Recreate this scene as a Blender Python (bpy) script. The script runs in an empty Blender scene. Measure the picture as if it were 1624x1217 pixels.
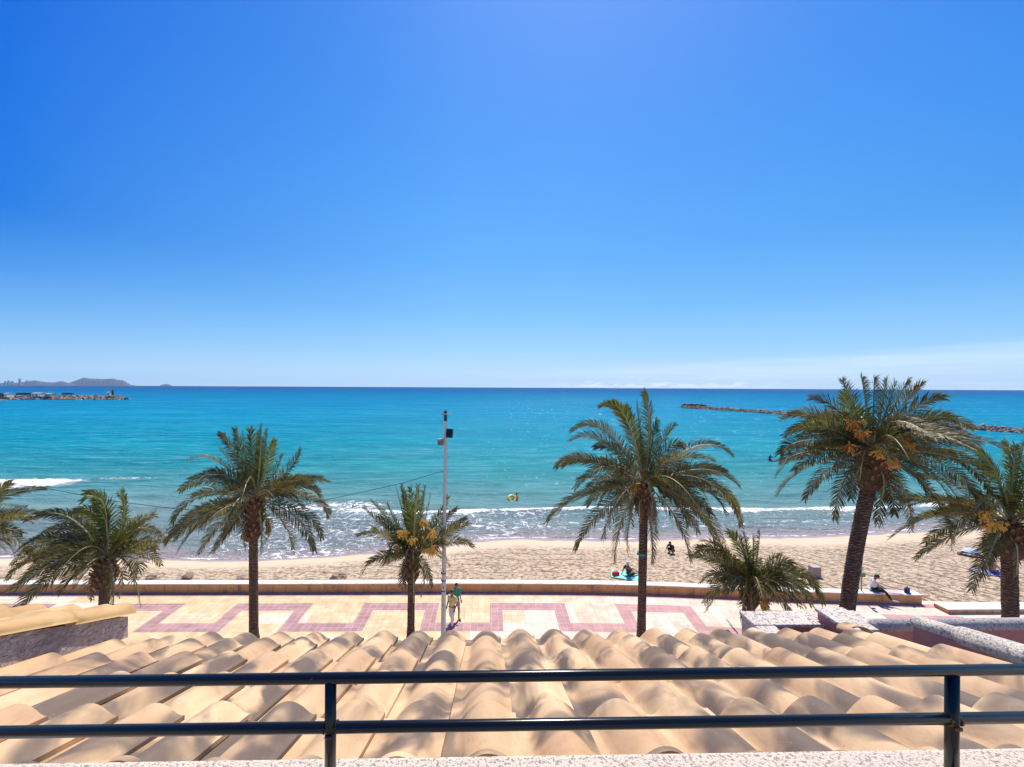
import bpy, bmesh, math, random
from mathutils import Vector, Matrix, noise
R = math.radians
random.seed(7)
sc = bpy.context.scene
C = sc.collection

# ------------------------------------------------------------------ camera
CAMZ = 11.4
F_PX, CX, CY, ROLL, YAW = 605.0, 782.0, 614.3, R(0.28), R(1.15)
FWD = Vector((math.sin(YAW), math.cos(YAW), 0))
RGT = Vector((math.cos(YAW), -math.sin(YAW), 0))
UP = Vector((0, 0, 1))
CAM = Vector((0, 0, CAMZ))
cd = bpy.data.cameras.new('camera')
cam = bpy.data.objects.new('camera', cd)
C.objects.link(cam)
cx_ = RGT * math.cos(ROLL) + UP * math.sin(ROLL)
cy_ = UP * math.cos(ROLL) - RGT * math.sin(ROLL)
cz_ = -FWD
m = Matrix((cx_, cy_, cz_)).transposed().to_4x4()
m.translation = CAM
cam.matrix_world = m
cd.sensor_width = 36
cd.lens = F_PX / 1624 * 36
cd.shift_x = (812 - CX) / 1624
cd.shift_y = -(608.5 - CY) / 1624
cd.clip_start = 0.05
cd.clip_end = 60000
sc.camera = cam

# ------------------------------------------------------------------ sky, sun, exposure
SUN_AZ, SUN_EL = R(17), R(59)
w = bpy.data.worlds.new('World')
sc.world = w
w.use_nodes = True
wn, wl = w.node_tree.nodes, w.node_tree.links
wn.clear()
wout = wn.new('ShaderNodeOutputWorld')
bg = wn.new('ShaderNodeBackground')
bg.inputs['Strength'].default_value = 0.13
sky = wn.new('ShaderNodeTexSky')
sky.sky_type = 'NISHITA'
sky.sun_disc = False
sky.sun_elevation = SUN_EL
sky.sun_rotation = SUN_AZ
sky.altitude = 0
sky.air_density = 1.0
sky.dust_density = 0.35
sky.ozone_density = 3.0
hs = wn.new('ShaderNodeHueSaturation')
hs.inputs['Saturation'].default_value = 1.25
hs.inputs['Value'].default_value = 1.0
wl.new(sky.outputs[0], hs.inputs['Color'])
# thin cloud band low over the sea
tc = wn.new('ShaderNodeTexCoord')
sx = wn.new('ShaderNodeSeparateXYZ')
wl.new(tc.outputs['Generated'], sx.inputs[0])
def wmath(op, a, b=None, c=None, clamp=False):
    n = wn.new('ShaderNodeMath'); n.operation = op; n.use_clamp = clamp
    for i, v in enumerate((a, b, c)):
        if v is None: continue
        if isinstance(v, (int, float)): n.inputs[i].default_value = v
        else: wl.new(v, n.inputs[i])
    return n.outputs[0]
mp = wn.new('ShaderNodeMapping'); mp.inputs['Scale'].default_value = (3, 3, 60)
wl.new(tc.outputs['Generated'], mp.inputs[0])
nz = wn.new('ShaderNodeTexNoise'); nz.inputs['Scale'].default_value = 2.0; nz.inputs['Detail'].default_value = 6
wl.new(mp.outputs[0], nz.inputs['Vector'])
# a wide veil that thickens towards the right
az = wmath('DIVIDE', sx.outputs[0], wmath('MAXIMUM', sx.outputs[1], 0.05))
top = wmath('MULTIPLY_ADD', az, 0.020, 0.034)
veil = wmath('SUBTRACT', 1.0, wmath('DIVIDE', wmath('SUBTRACT', sx.outputs[2], top), 0.02), clamp=True)
veil = wmath('MULTIPLY', veil, wmath('MULTIPLY_ADD', az, 1.6, 0.15, clamp=True))
veil = wmath('MULTIPLY', veil, wmath('MULTIPLY_ADD', nz.outputs[0], 1.2, -0.12, clamp=True), clamp=True)
veil = wmath('MULTIPLY', veil, 0.5)
# small cumulus heads on the horizon
mp2 = wn.new('ShaderNodeMapping'); mp2.inputs['Scale'].default_value = (30, 30, 120)
wl.new(tc.outputs['Generated'], mp2.inputs[0])
nz2 = wn.new('ShaderNodeTexNoise'); nz2.inputs['Scale'].default_value = 1.0; nz2.inputs['Detail'].default_value = 5
wl.new(mp2.outputs[0], nz2.inputs['Vector'])
puff = wmath('SUBTRACT', nz2.outputs[0], wmath('MULTIPLY_ADD', sx.outputs[2], 16.0, 0.30))
puff = wmath('MULTIPLY', puff, 9.0, clamp=True)
win = wmath('MULTIPLY', wmath('GREATER_THAN', sx.outputs[2], 0.002), wmath('MULTIPLY', wmath('MULTIPLY_ADD', az, 8.0, -1.2, clamp=True), wmath('MULTIPLY_ADD', az, -6.0, 5.2, clamp=True)))
puff = wmath('MULTIPLY', puff, win)
puff = wmath('MULTIPLY', puff, 0.8)
cl = wmath('MAXIMUM', veil, puff)
mx = wn.new('ShaderNodeMix'); mx.data_type = 'RGBA'
# deep Mediterranean blue: the physical sky blended with a measured zenith-to-horizon colour scale
zr = wn.new('ShaderNodeValToRGB'); wl.new(sx.outputs[2], zr.inputs[0]); el_ = zr.color_ramp.elements
SKYR = [(0.0, (.56, .80, 1.0)), (.04, (.50, .745, 1.0)), (.10, (.345, .66, .99)), (.19, (.215, .54, .98)), (.31, (.135, .445, .96)), (.46, (.095, .375, .94)), (.70, (.045, .27, .85)), (1.0, (.03, .18, .65))]
while len(el_) < len(SKYR): el_.new(0.5)
for i_, (p_, c_) in enumerate(SKYR): el_[i_].position = p_; el_[i_].color = (*c_, 1)
def wmix(f, a, b, mode='MIX'):
    n = wn.new('ShaderNodeMix'); n.data_type = 'RGBA'; n.blend_type = mode; n.clamp_factor = True
    for i, v in ((0, f), (6, a), (7, b)):
        if isinstance(v, bpy.types.NodeSocket): wl.new(v, n.inputs[i])
        elif isinstance(v, tuple): n.inputs[i].default_value = (*v, 1)
        else: n.inputs[i].default_value = v
    return n.outputs[2]
zup = wmath('MULTIPLY', sx.outputs[2], 3.6, clamp=True)
zup = wmath('MULTIPLY_ADD', zup, 0.8, 0.12)
lft = wmath('MULTIPLY', wmath('MULTIPLY_ADD', az, -0.85, -0.05, clamp=True), zup)
rgt = wmath('MULTIPLY', wmath('MULTIPLY_ADD', az, 0.75, -0.15, clamp=True), zup)
c1 = wmix(lft, zr.outputs[0], (.0, .38, .76), 'MULTIPLY')
c2 = wmix(rgt, c1, (.42, .68, .87), 'MULTIPLY')
sdn = wn.new('ShaderNodeVectorMath'); sdn.operation = 'DOT_PRODUCT'; wl.new(tc.outputs['Generated'], sdn.inputs[0])
sdn.inputs[1].default_value = (math.sin(SUN_AZ) * math.cos(SUN_EL), math.cos(SUN_AZ) * math.cos(SUN_EL), math.sin(SUN_EL))
glow = wmath('POWER', wmath('MAXIMUM', sdn.outputs['Value'], 0.0), 14.0)
c3 = wmix(wmath('MULTIPLY', glow, 0.75), c2, (.24, .42, 1.0))
sc8 = wmix(1.0, c3, (6.5, 6.5, 6.5), 'MULTIPLY')
fin = wmix(0.97, hs.outputs[0], sc8)
wl.new(cl, mx.inputs[0]); wl.new(fin, mx.inputs[6])
mx.inputs[7].default_value = (6.4, 7.0, 7.9, 1)
wl.new(mx.outputs[2], bg.inputs['Color'])
wl.new(bg.outputs[0], wout.inputs['Surface'])

sd_ = bpy.data.lights.new('sun', 'SUN')
sd_.energy = 4.9; sd_.angle = R(0.53); sd_.color = (1.0, 0.925, 0.80)
sun = bpy.data.objects.new('sun', sd_); C.objects.link(sun)
sdir = Vector((math.sin(SUN_AZ) * math.cos(SUN_EL), math.cos(SUN_AZ) * math.cos(SUN_EL), math.sin(SUN_EL)))
sun.rotation_euler = sdir.to_track_quat('Z', 'Y').to_euler()
sun.location = (0, 0, 60)
sc.view_settings.view_transform = 'Standard'
sc.view_settings.look = 'None'
sc.view_settings.gamma = 1
sc.view_settings.exposure = 0.32

# ------------------------------------------------------------------ picture -> world helpers
def _ab(px, py):
    dx, dy = px - CX, py - CY
    return (dx * math.cos(ROLL) + dy * math.sin(ROLL), -dx * math.sin(ROLL) + dy * math.cos(ROLL))
def G(px, py, z=0.0):
    a, b = _ab(px, py)
    Z = (CAMZ - z) * F_PX / b
    return CAM + FWD * Z + RGT * (a / F_PX * Z) - UP * (b / F_PX * Z)
def P(px, py, Z):
    a, b = _ab(px, py)
    return CAM + FWD * Z + RGT * (a / F_PX * Z) - UP * (b / F_PX * Z)

# ------------------------------------------------------------------ object helpers
def tag(o, label=None, cat=None, group=None, kind=None):
    if label: o['label'] = label
    if cat: o['category'] = cat
    if group: o['group'] = group
    if kind: o['kind'] = kind
    return o
def empty(name, loc=(0, 0, 0), label=None, cat=None, group=None, rz=0):
    o = bpy.data.objects.new(name, None); C.objects.link(o)
    o.location = loc; o.rotation_euler = (0, 0, rz); o.empty_display_size = 0.1
    return tag(o, label, cat, group)
def meshobj(name, me, mats, parent=None, smooth=False):
    o = bpy.data.objects.new(name, me); C.objects.link(o)
    for mt in (mats if isinstance(mats, (list, tuple)) else [mats]): me.materials.append(mt)
    if smooth:
        me.polygons.foreach_set('use_smooth', [True] * len(me.polygons))
    if parent:
        o.parent = parent
    return o
def pyd(name, V, Fc, mats, parent=None, smooth=False, tint=None, off=None, mi=None, attr='tint'):
    me = bpy.data.meshes.new(name)
    if off is not None: V = [(v[0] - off[0], v[1] - off[1], v[2] - off[2]) for v in V]
    me.from_pydata([tuple(v) for v in V], [], Fc)
    if tint is not None:
        at = me.attributes.new(attr, 'FLOAT', 'POINT')
        at.data.foreach_set('value', tint)
    o = meshobj(name, me, mats, parent, smooth)
    if mi is not None: me.polygons.foreach_set('material_index', mi)
    me.update()
    return o
def bmobj(name, bm, mats, parent=None, smooth=False):
    me = bpy.data.meshes.new(name); bm.to_mesh(me); bm.free()
    return meshobj(name, me, mats, parent, smooth)
def box(bm, c, s, rot=None, bevel=0.0):
    mt = Matrix.Translation(c) @ (rot.to_4x4() if rot is not None else Matrix.Identity(4)) @ Matrix.Diagonal((s[0], s[1], s[2], 1))
    r = bmesh.ops.create_cube(bm, size=1, matrix=mt)
    if bevel:
        es = list({e for v in r['verts'] for e in v.link_edges})
        bmesh.ops.bevel(bm, geom=es, offset=bevel, segments=2, affect='EDGES', profile=0.5)
def cyl(bm, a, b, r1, r2=None, seg=16, caps=True):
    a, b = Vector(a), Vector(b); d = b - a
    r2 = r1 if r2 is None else r2
    mt = Matrix.Translation((a + b) / 2) @ d.to_track_quat('Z', 'Y').to_matrix().to_4x4()
    bmesh.ops.create_cone(bm, cap_ends=caps, segments=seg, radius1=r1, radius2=r2, depth=d.length, matrix=mt)
def ball(bm, c, r, sub=2, scale=(1, 1, 1)):
    mt = Matrix.Translation(c) @ Matrix.Diagonal((scale[0], scale[1], scale[2], 1))
    return bmesh.ops.create_icosphere(bm, subdivisions=sub, radius=r, matrix=mt)

# ------------------------------------------------------------------ material helpers
class NT:
    def __init__(s, name):
        s.m = bpy.data.materials.new(name); s.m.use_nodes = True
        s.n, s.l = s.m.node_tree.nodes, s.m.node_tree.links
        s.b = s.n['Principled BSDF']; s.out = s.n['Material Output']
    def new(s, t, **k):
        n = s.n.new(t)
        for a, v in k.items(): setattr(n, a, v)
        return n
    def put(s, inp, v):
        if v is None: return
        if hasattr(v, 'links') or isinstance(v, bpy.types.NodeSocket): s.l.new(v, inp)
        elif isinstance(v, (tuple, list)) and len(v) == 3 and inp.type == 'RGBA': inp.default_value = (*v, 1)
        else: inp.default_value = v
    def math(s, op, a, b=None, c=None, clamp=False):
        n = s.new('ShaderNodeMath', operation=op); n.use_clamp = clamp
        for i, v in enumerate((a, b, c)):
            if v is not None: s.put(n.inputs[i], v)
        return n.outputs[0]
    def mix(s, f, a, b, mode='MIX'):
        n = s.new('ShaderNodeMix', data_type='RGBA'); n.blend_type = mode; n.clamp_factor = True
        s.put(n.inputs[0], f); s.put(n.inputs[6], a); s.put(n.inputs[7], b)
        return n.outputs[2]
    def pos(s): return s.new('ShaderNodeNewGeometry').outputs['Position']
    def obj(s): return s.new('ShaderNodeTexCoord').outputs['Object']
    def attr(s, name): return s.new('ShaderNodeAttribute', attribute_name=name).outputs['Fac']
    def mapv(s, v, scale=(1, 1, 1), rot=(0, 0, 0), loc=(0, 0, 0)):
        n = s.new('ShaderNodeMapping'); s.l.new(v, n.inputs[0])
        n.inputs['Scale'].default_value = scale; n.inputs['Rotation'].default_value = rot; n.inputs['Location'].default_value = loc
        return n.outputs[0]
    def noise(s, v, scale, detail=4, rough=0.55, dist=0.0):
        n = s.new('ShaderNodeTexNoise'); s.l.new(v, n.inputs['Vector'])
        n.inputs['Scale'].default_value = scale; n.inputs['Detail'].default_value = detail
        n.inputs['Roughness'].default_value = rough; n.inputs['Distortion'].default_value = dist
        return n.outputs[0]
    def voro(s, v, scale, feature='F1', rnd=1.0, out='Distance'):
        n = s.new('ShaderNodeTexVoronoi', feature=feature); s.l.new(v, n.inputs['Vector'])
        n.inputs['Scale'].default_value = scale; n.inputs['Randomness'].default_value = rnd
        return n.outputs[out]
    def ramp(s, f, stops, interp='LINEAR'):
        n = s.new('ShaderNodeValToRGB'); s.put(n.inputs[0], f); e = n.color_ramp.elements
        n.color_ramp.interpolation = interp
        while len(e) < len(stops): e.new(0.5)
        for i, (p, c) in enumerate(stops):
            e[i].position = p
            e[i].color = (c, c, c, 1) if isinstance(c, (int, float)) else (*c, 1)
        return n.outputs[0]
    def bump(s, h, strength=0.3, dist=0.02, normal=None):
        n = s.new('ShaderNodeBump'); s.l.new(h, n.inputs['Height'])
        n.inputs['Strength'].default_value = strength; n.inputs['Distance'].default_value = dist
        if normal is not None: s.l.new(normal, n.inputs['Normal'])
        s.l.new(n.outputs[0], s.b.inputs['Normal'])
        return n.outputs[0]
    def set(s, **k):
        for a, v in k.items(): s.put(s.b.inputs[a.replace('_', ' ')], v)
        return s.m
def simple(name, col, rough=0.7, var=0.15, scale=8, bump=0.15, metal=0.0, spec=0.5, bdist=0.005):
    t = NT(name); o = t.obj()
    n = t.noise(o, scale, 5)
    c = t.mix(t.ramp(n, [(0.3, 0.0), (0.7, 1.0)]), tuple(x * (1 - var) for x in col), tuple(min(1, x * (1 + var)) for x in col))
    t.bump(t.noise(o, scale * 4, 4), bump, bdist)
    t.set(Base_Color=c, Roughness=rough, Metallic=metal)
    t.b.inputs['Specular IOR Level'].default_value = spec
    return t.m

# ================================================================== SETTING
SEA_Z = -1.6
# path of the sea wall foot (promenade side), world xy
wall_px = [(-700, 943.5), (-300, 942.5), (0, 941), (250, 940.5), (500, 940), (700, 939.3), (900, 939.8), (1018, 942), (1100, 945), (1180, 948.8),
           (1257, 952.3), (1353, 955.3), (1462, 958.5)]
path = [G(*p) for p in wall_px]
path = [Vector((p.x, p.y)) for p in path]
p_end = path[-1]
def smooth_path(pts, it=3):
    for _ in range(it):
        q = [pts[0]]
        for a, b in zip(pts, pts[1:]):
            q += [a.lerp(b, 0.25), a.lerp(b, 0.75)]
        q.append(pts[-1]); pts = q
    return pts
wall_path = smooth_path(path)
edir = (wall_path[-1] - wall_path[-4]).normalized()
ext_path = wall_path + [wall_path[-1] + edir * k for k in (2, 5, 9, 15, 30)]
def path_y(x, pth=ext_path):
    for a, b in zip(pth, pth[1:]):
        if a.x <= x <= b.x:
            return a.y + (b.y - a.y) * (x - a.x) / max(1e-6, b.x - a.x)
    return pth[0].y if x < pth[0].x else pth[-1].y
# waterline
shore_px = [(-400, 880), (0, 884), (150, 885), (250, 886), (380, 889), (480, 885), (560, 879), (640, 870), (700, 866), (760, 856), (830, 853), (900, 855), (1040, 856),
            (1120, 850), (1200, 851), (1290, 851), (1380, 845), (1450, 841), (1540, 838), (1624, 835)]
shore = [G(x, y, SEA_Z) for x, y in shore_px]
shore = smooth_path([Vector((p.x, p.y)) for p in shore], 2)
def shore_y(x): return path_y(x, shore)

# ---------------------------------------------------- materials for the setting
def mat_promenade(name, pink):
    t = NT(name)
    uv = t.new('ShaderNodeUVMap').outputs[0]
    br = t.new('ShaderNodeTexBrick'); br.offset = 0.0; br.squash = 1.0
    t.l.new(uv, br.inputs['Vector'])
    br.inputs['Scale'].default_value = 1.0
    br.inputs['Brick Width'].default_value = 0.331; br.inputs['Row Height'].default_value = 0.31
    br.inputs['Mortar Size'].default_value = 0.008; br.inputs['Mortar Smooth'].default_value = 0.3
    br.inputs['Bias'].default_value = 0.0
    p = t.pos()
    if pink:
        br.inputs['Color1'].default_value = (0.36, 0.195, 0.20, 1); br.inputs['Color2'].default_value = (0.48, 0.275, 0.27, 1)
        br.inputs['Mortar'].default_value = (0.72, 0.52, 0.45, 1)
        col = br.outputs['Color']
        sx_ = t.new('ShaderNodeSeparateXYZ'); t.l.new(p, sx_.inputs[0])
        side = t.math('MULTIPLY_ADD', sx_.outputs[0], 1 / 14.0, 0.35, clamp=True)
        col = t.mix(side, col, t.mix(0.5, col, (0.62, 0.33, 0.31)))
    else:
        br.inputs['Color1'].default_value = (0.0, 0.0, 0.0, 1); br.inputs['Color2'].default_value = (1, 1, 1, 1)
        br.inputs['Mortar'].default_value = (0.5, 0.5, 0.5, 1)
        sx_ = t.new('ShaderNodeSeparateXYZ'); t.l.new(p, sx_.inputs[0])
        side = t.math('MULTIPLY_ADD', sx_.outputs[0], 1 / 9.0, 0.05)
        side = t.math('ADD', side, t.math('MULTIPLY_ADD', t.noise(p, 0.35, 2), 1.4, -0.7), clamp=True)
        ylw = t.mix(br.outputs['Color'], (0.66, 0.485, 0.265), (0.77, 0.605, 0.37))
        crm = t.mix(br.outputs['Color'], (0.70, 0.56, 0.44), (0.80, 0.68, 0.56))
        col = t.mix(side, ylw, crm)
        # repaired patches of paler tiles
        cell = t.new('ShaderNodeTexBrick'); cell.offset = 0; t.l.new(uv, cell.inputs['Vector'])
        cell.inputs['Scale'].default_value = 1; cell.inputs['Brick Width'].default_value = 2.648; cell.inputs['Row Height'].default_value = 0.93
        cell.inputs['Mortar Size'].default_value = 0; cell.inputs['Color1'].default_value = (0, 0, 0, 1); cell.inputs['Color2'].default_value = (1, 1, 1, 1)
        pale = t.ramp(cell.outputs['Color'], [(0.72, 0.0), (0.75, 1.0)])
        col = t.mix(t.math('MULTIPLY', pale, 0.75), col, (0.78, 0.68, 0.56))
        col = t.mix(br.outputs['Fac'], col, (0.52, 0.34, 0.20))
    dirt = t.noise(p, 1.3, 6, 0.65)
    col = t.mix(t.ramp(dirt, [(0.38, 0.6), (0.6, 0.0)]), col, t.mix(0.45, col, (0.18, 0.12, 0.09)))
    spk = t.noise(p, 9, 4, 0.7)
    col = t.mix(t.ramp(spk, [(0.3, 0.3), (0.45, 0.0)]), col, (0.35, 0.24, 0.17))
    t.set(Base_Color=col, Roughness=0.75)
    t.b.inputs['Specular IOR Level'].default_value = 0.3
    t.bump(t.math('SUBTRACT', t.math('MULTIPLY', t.noise(p, 30, 3), 0.3), br.outputs['Fac']), 0.5, 0.004)
    return t.m
M = {}
M['prom'] = mat_promenade('promenade_cream_tile', False)
M['pink'] = mat_promenade('promenade_pink_tile', True)

def strip_uv(name, quads, mat, z, kind='structure', parent=None):
    """quads: list of (s0,s1,d0,d1) on the straight-and-curved path frame"""
    V, Fc, UV = [], [], []
    for s0, s1, d0, d1 in quads:
        n = max(1, int((s1 - s0) / 0.4)); kd = max(1, int((d1 - d0) / 4))
        base = len(V)
        for i in range(n + 1):
            s = s0 + (s1 - s0) * i / n
            c, nn = frame(s)
            for j in range(kd + 1):
                d = d0 + (d1 - d0) * j / kd
                q = c + nn * d
                V.append((q.x, q.y, z)); UV.append((s + 0.331 * 50 - 0.05, d + 0.0))
        for i in range(n):
            for j in range(kd):
                a = base + i * (kd + 1) + j
                Fc.append((a, a + 1, a + kd + 2, a + kd + 1))
    me = bpy.data.meshes.new(name); me.from_pydata(V, [], Fc)
    ul = me.uv_layers.new(name='UVMap')
    for lp in me.loops: ul.data[lp.index].uv = UV[lp.vertex_index]
    me.update()
    o = meshobj(name, me, mat, parent)
    if me.polygons[0].normal.z < 0: me.flip_normals()
    return o
# arc-length frame: s = 0 where x = 0
_cum = [0.0]
for a, b in zip(ext_path, ext_path[1:]): _cum.append(_cum[-1] + (b - a).length)
_s0 = next(_cum[i] + (0 - ext_path[i].x) for i in range(len(ext_path) - 1) if ext_path[i].x <= 0 <= ext_path[i + 1].x)
def frame(s):
    s = s + _s0
    i = 0
    while i < len(_cum) - 2 and _cum[i + 1] < s: i += 1
    a, b = ext_path[i], ext_path[i + 1]
    L = max(1e-6, _cum[i + 1] - _cum[i]); f = (s - _cum[i]) / L
    # blended tangent
    t0 = (ext_path[min(i + 1, len(ext_path) - 1)] - ext_path[max(i - 1, 0)]).normalized()
    t1 = (ext_path[min(i + 2, len(ext_path) - 1)] - ext_path[i]).normalized()
    t = t0.lerp(t1, min(1, max(0, f))).normalized()
    return a + (b - a) * f, Vector((t.y, -t.x))
prom = strip_uv('promenade', [(-58, 30, -0.35, 18.5)], M['prom'], 0.0)
tag(prom, kind='structure')
BW = 0.64
quads = [(-58, 24, 0.0, 0.36)]
X0 = -16.24; HP = 3.31
for k in range(-12, 14):
    xl = X0 + HP * k
    quads.append((xl, xl + BW, 1.05, 3.37))
    if k % 2 == 0: quads.append((xl + BW, xl + HP, 3.37 - BW, 3.37))
    else: quads.append((xl + BW, xl + HP, 1.05, 1.05 + BW))
pk = strip_uv('promenade_paving_band', quads, M['pink'], 0.004)
tag(pk, kind='structure')

# lower ground under everything (reaches far inland and below the sea)
t = NT('inland_ground'); p = t.pos()
t.set(Base_Color=t.mix(t.noise(p, 0.05, 5), (0.30, 0.24, 0.17), (0.42, 0.35, 0.26)), Roughness=0.95)
M['inland'] = t.m
bm = bmesh.new()
vs = [bm.verts.new(v) for v in ((-400, -300, -3.6), (400, -300, -3.6), (400, 60, -3.6), (-400, 60, -3.6))]
bm.faces.new(vs)
tag(bmobj('ground', bm, M['inland']), kind='structure')

# ---------------------------------------------------- beach sand
t = NT('beach_sand'); p = t.pos()
sd = t.attr('sd'); xx = t.new('ShaderNodeSeparateXYZ'); t.l.new(p, xx.inputs[0])
dry = t.mix(t.noise(p, 0.5, 5), (0.53, 0.39, 0.255), (0.67, 0.515, 0.36))
damp = (0.50, 0.355, 0.23)
wet = (0.33, 0.255, 0.235)
wob = t.math('MULTIPLY_ADD', t.noise(p, 0.45, 3), 1.6, -0.8)
sdn = t.math('ADD', sd, wob)
col = t.mix(t.ramp(t.math('MULTIPLY_ADD', sdn, 0.1, 0.6), [(0.30, 0.0), (0.42, 0.8), (0.53, 1.0)]), dry, t.mix(0.6, (0.62, 0.455, 0.29), dry))
wetf = t.ramp(t.math('MULTIPLY_ADD', sdn, 0.1, 0.5), [(0.40, 0.0), (0.435, 1.0)])
col = t.mix(wetf, col, wet)
rough_zone = t.ramp(t.math('MULTIPLY_ADD', sdn, 0.1, 0.6), [(0.20, 1.0), (0.36, 0.0)])   # churned sand away from the water
# footprints: elongated pits
wpS = t.new('ShaderNodeTexNoise'); t.l.new(p, wpS.inputs['Vector']); wpS.inputs['Scale'].default_value = 0.8; wpS.inputs['Detail'].default_value = 3
wvS = t.new('ShaderNodeVectorMath', operation='MULTIPLY_ADD'); t.l.new(wpS.outputs['Color'], wvS.inputs[0]); wvS.inputs[1].default_value = (1.5, 1.5, 0); t.l.new(p, wvS.inputs[2])
fp = t.voro(t.mapv(wvS.outputs[0], (1.1, 1.5, 1)), 1.5)
pit = t.ramp(fp, [(0.0, 1.0), (0.17, 0.85), (0.30, 0.0)])
msk = t.ramp(t.noise(p, 0.8, 3), [(0.42, 0.0), (0.56, 1.0)])
pit = t.math('MULTIPLY', t.math('MULTIPLY', pit, msk), rough_zone)
n1 = t.noise(t.mapv(p, (1, 1.5, 1)), 3.6, 6, 0.72)
lump = t.ramp(n1, [(0.33, 0.0), (0.5, 0.75), (0.7, 1.0)])
col = t.mix(t.math('MULTIPLY', pit, 0.6), col, (0.27, 0.17, 0.10))
col = t.mix(t.math('MULTIPLY', rough_zone, t.ramp(n1, [(0.38, 1.0), (0.49, 0.0)])), col, (0.29, 0.185, 0.105))
# raked / vehicle tracks: along the coast on the left, slanting on the right
wv = t.new('ShaderNodeTexWave', wave_type='BANDS', bands_direction='Y'); t.l.new(t.mapv(p, (1, 1, 1), (0, 0, R(1.5))), wv.inputs[0])
wv.inputs['Scale'].default_value = 0.26; wv.inputs['Distortion'].default_value = 3.5; wv.inputs['Detail'].default_value = 4; wv.inputs['Detail Scale'].default_value = 1.2
wv2 = t.new('ShaderNodeTexWave', wave_type='BANDS', bands_direction='X'); t.l.new(t.mapv(p, (1, 1, 1), (0, 0, R(-22))), wv2.inputs[0])
wv2.inputs['Scale'].default_value = 0.30; wv2.inputs['Distortion'].default_value = 2.4; wv2.inputs['Detail'].default_value = 5; wv2.inputs['Detail Scale'].default_value = 1.0
rightf = t.ramp(t.math('MULTIPLY_ADD', xx.outputs[0], 0.02, 0.3), [(0.45, 0.0), (0.68, 1.0)])
trk = t.mix(rightf, wv.outputs['Fac'], wv2.outputs['Fac'])
trkd = t.ramp(trk, [(0.0, 1.0), (0.10, 0.5), (0.22, 0.0)])
brk = t.ramp(t.noise(p, 0.6, 4), [(0.40, 0.0), (0.55, 1.0)])
trkd = t.math('MULTIPLY', t.math('MULTIPLY', trkd, brk), rough_zone)
col = t.mix(t.math('MULTIPLY', trkd, t.math('MULTIPLY_ADD', rightf, 0.4, 0.5)), col, (0.27, 0.175, 0.10))
h = t.math('ADD', t.math('MULTIPLY', lump, 0.6), t.math('MULTIPLY', t.noise(p, 12, 4), 0.15))
h = t.math('MULTIPLY', h, t.math('MULTIPLY_ADD', rough_zone, 0.95, 0.05))
h = t.math('SUBTRACT', h, t.math('MULTIPLY', pit, 0.9))
h = t.math('SUBTRACT', h, t.math('MULTIPLY', trkd, 0.8))
t.bump(h, 1.0, 0.14)
t.set(Base_Color=col, Roughness=t.math('MULTIPLY_ADD', wetf, -0.62, 0.95))
t.b.inputs['Specular IOR Level'].default_value = 0.4
M['sand'] = t.m
xs = [-75 + 0.3 * i for i in range(int(165 / 0.3))]
V, Fc, A = [], [], []
NJ = 46
for x in xs:
    y0 = path_y(x) + 0.05; ys = shore_y(x)
    for j in range(NJ):
        f = j / (NJ - 8)
        y = y0 + (ys - y0) * f
        g = max(0.0, min(1.6, f))
        z = -0.13 - (abs(SEA_Z) - 0.13) * (g ** 1.5)
        churn = max(0, 1 - g * 1.25)
        z += churn * 0.05 * noise.fractal(Vector((x * 0.9, y * 1.4, 0)), 0.8, 2.0, 4) if f > 0.02 else 0
        if x > 25 and f > 0.02: z += churn * 0.07 * noise.noise(Vector((x * 0.25 - y * 0.4, y * 0.9 + x * 0.5, 3)))
        z = min(z, -0.02)
        V.append((x, y, z)); A.append(y - ys)
n = len(xs)
for i in range(n - 1):
    for j in range(NJ - 1):
        a = i * NJ + j
        Fc.append((a, a + NJ, a + NJ + 1, a + 1))
tag(pyd('beach', V, Fc, M['sand'], smooth=True, tint=A, attr='sd'), kind='structure')

# ---------------------------------------------------- sea
t = NT('sea_water'); p = t.pos()
sx_ = t.new('ShaderNodeSeparateXYZ'); t.l.new(p, sx_.inputs[0])
ly = t.math('LOGARITHM', t.math('MAXIMUM', t.math('ADD', sx_.outputs[1], t.math('MULTIPLY', t.math('MULTIPLY_ADD', t.noise(t.mapv(p, (0.35, 1, 1)), 0.035, 3), 1, -0.5), t.math('MULTIPLY', sx_.outputs[1], 0.35))), 20), 10)
lf = t.math('MULTIPLY', t.math('SUBTRACT', ly, 1.4), 1 / 2.4)      # 25 m -> 0, 6300 m -> 1
def L(y): return (math.log10(y) - 1.4) / 2.4
col = t.ramp(lf, [(L(28), (0.27, 0.255, 0.235)), (L(36), (0.20, 0.245, 0.235)), (L(46), (0.11, 0.26, 0.25)), (L(60), (0.03, 0.25, 0.27)),
                  (L(90), (0.003, 0.24, 0.32)), (L(190), (0.0005, 0.225, 0.36)), (L(420), (0.0005, 0.175, 0.32)), (L(1100), (0.0005, 0.10, 0.25)), (L(5000), (0.0005, 0.04, 0.15))])
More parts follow.
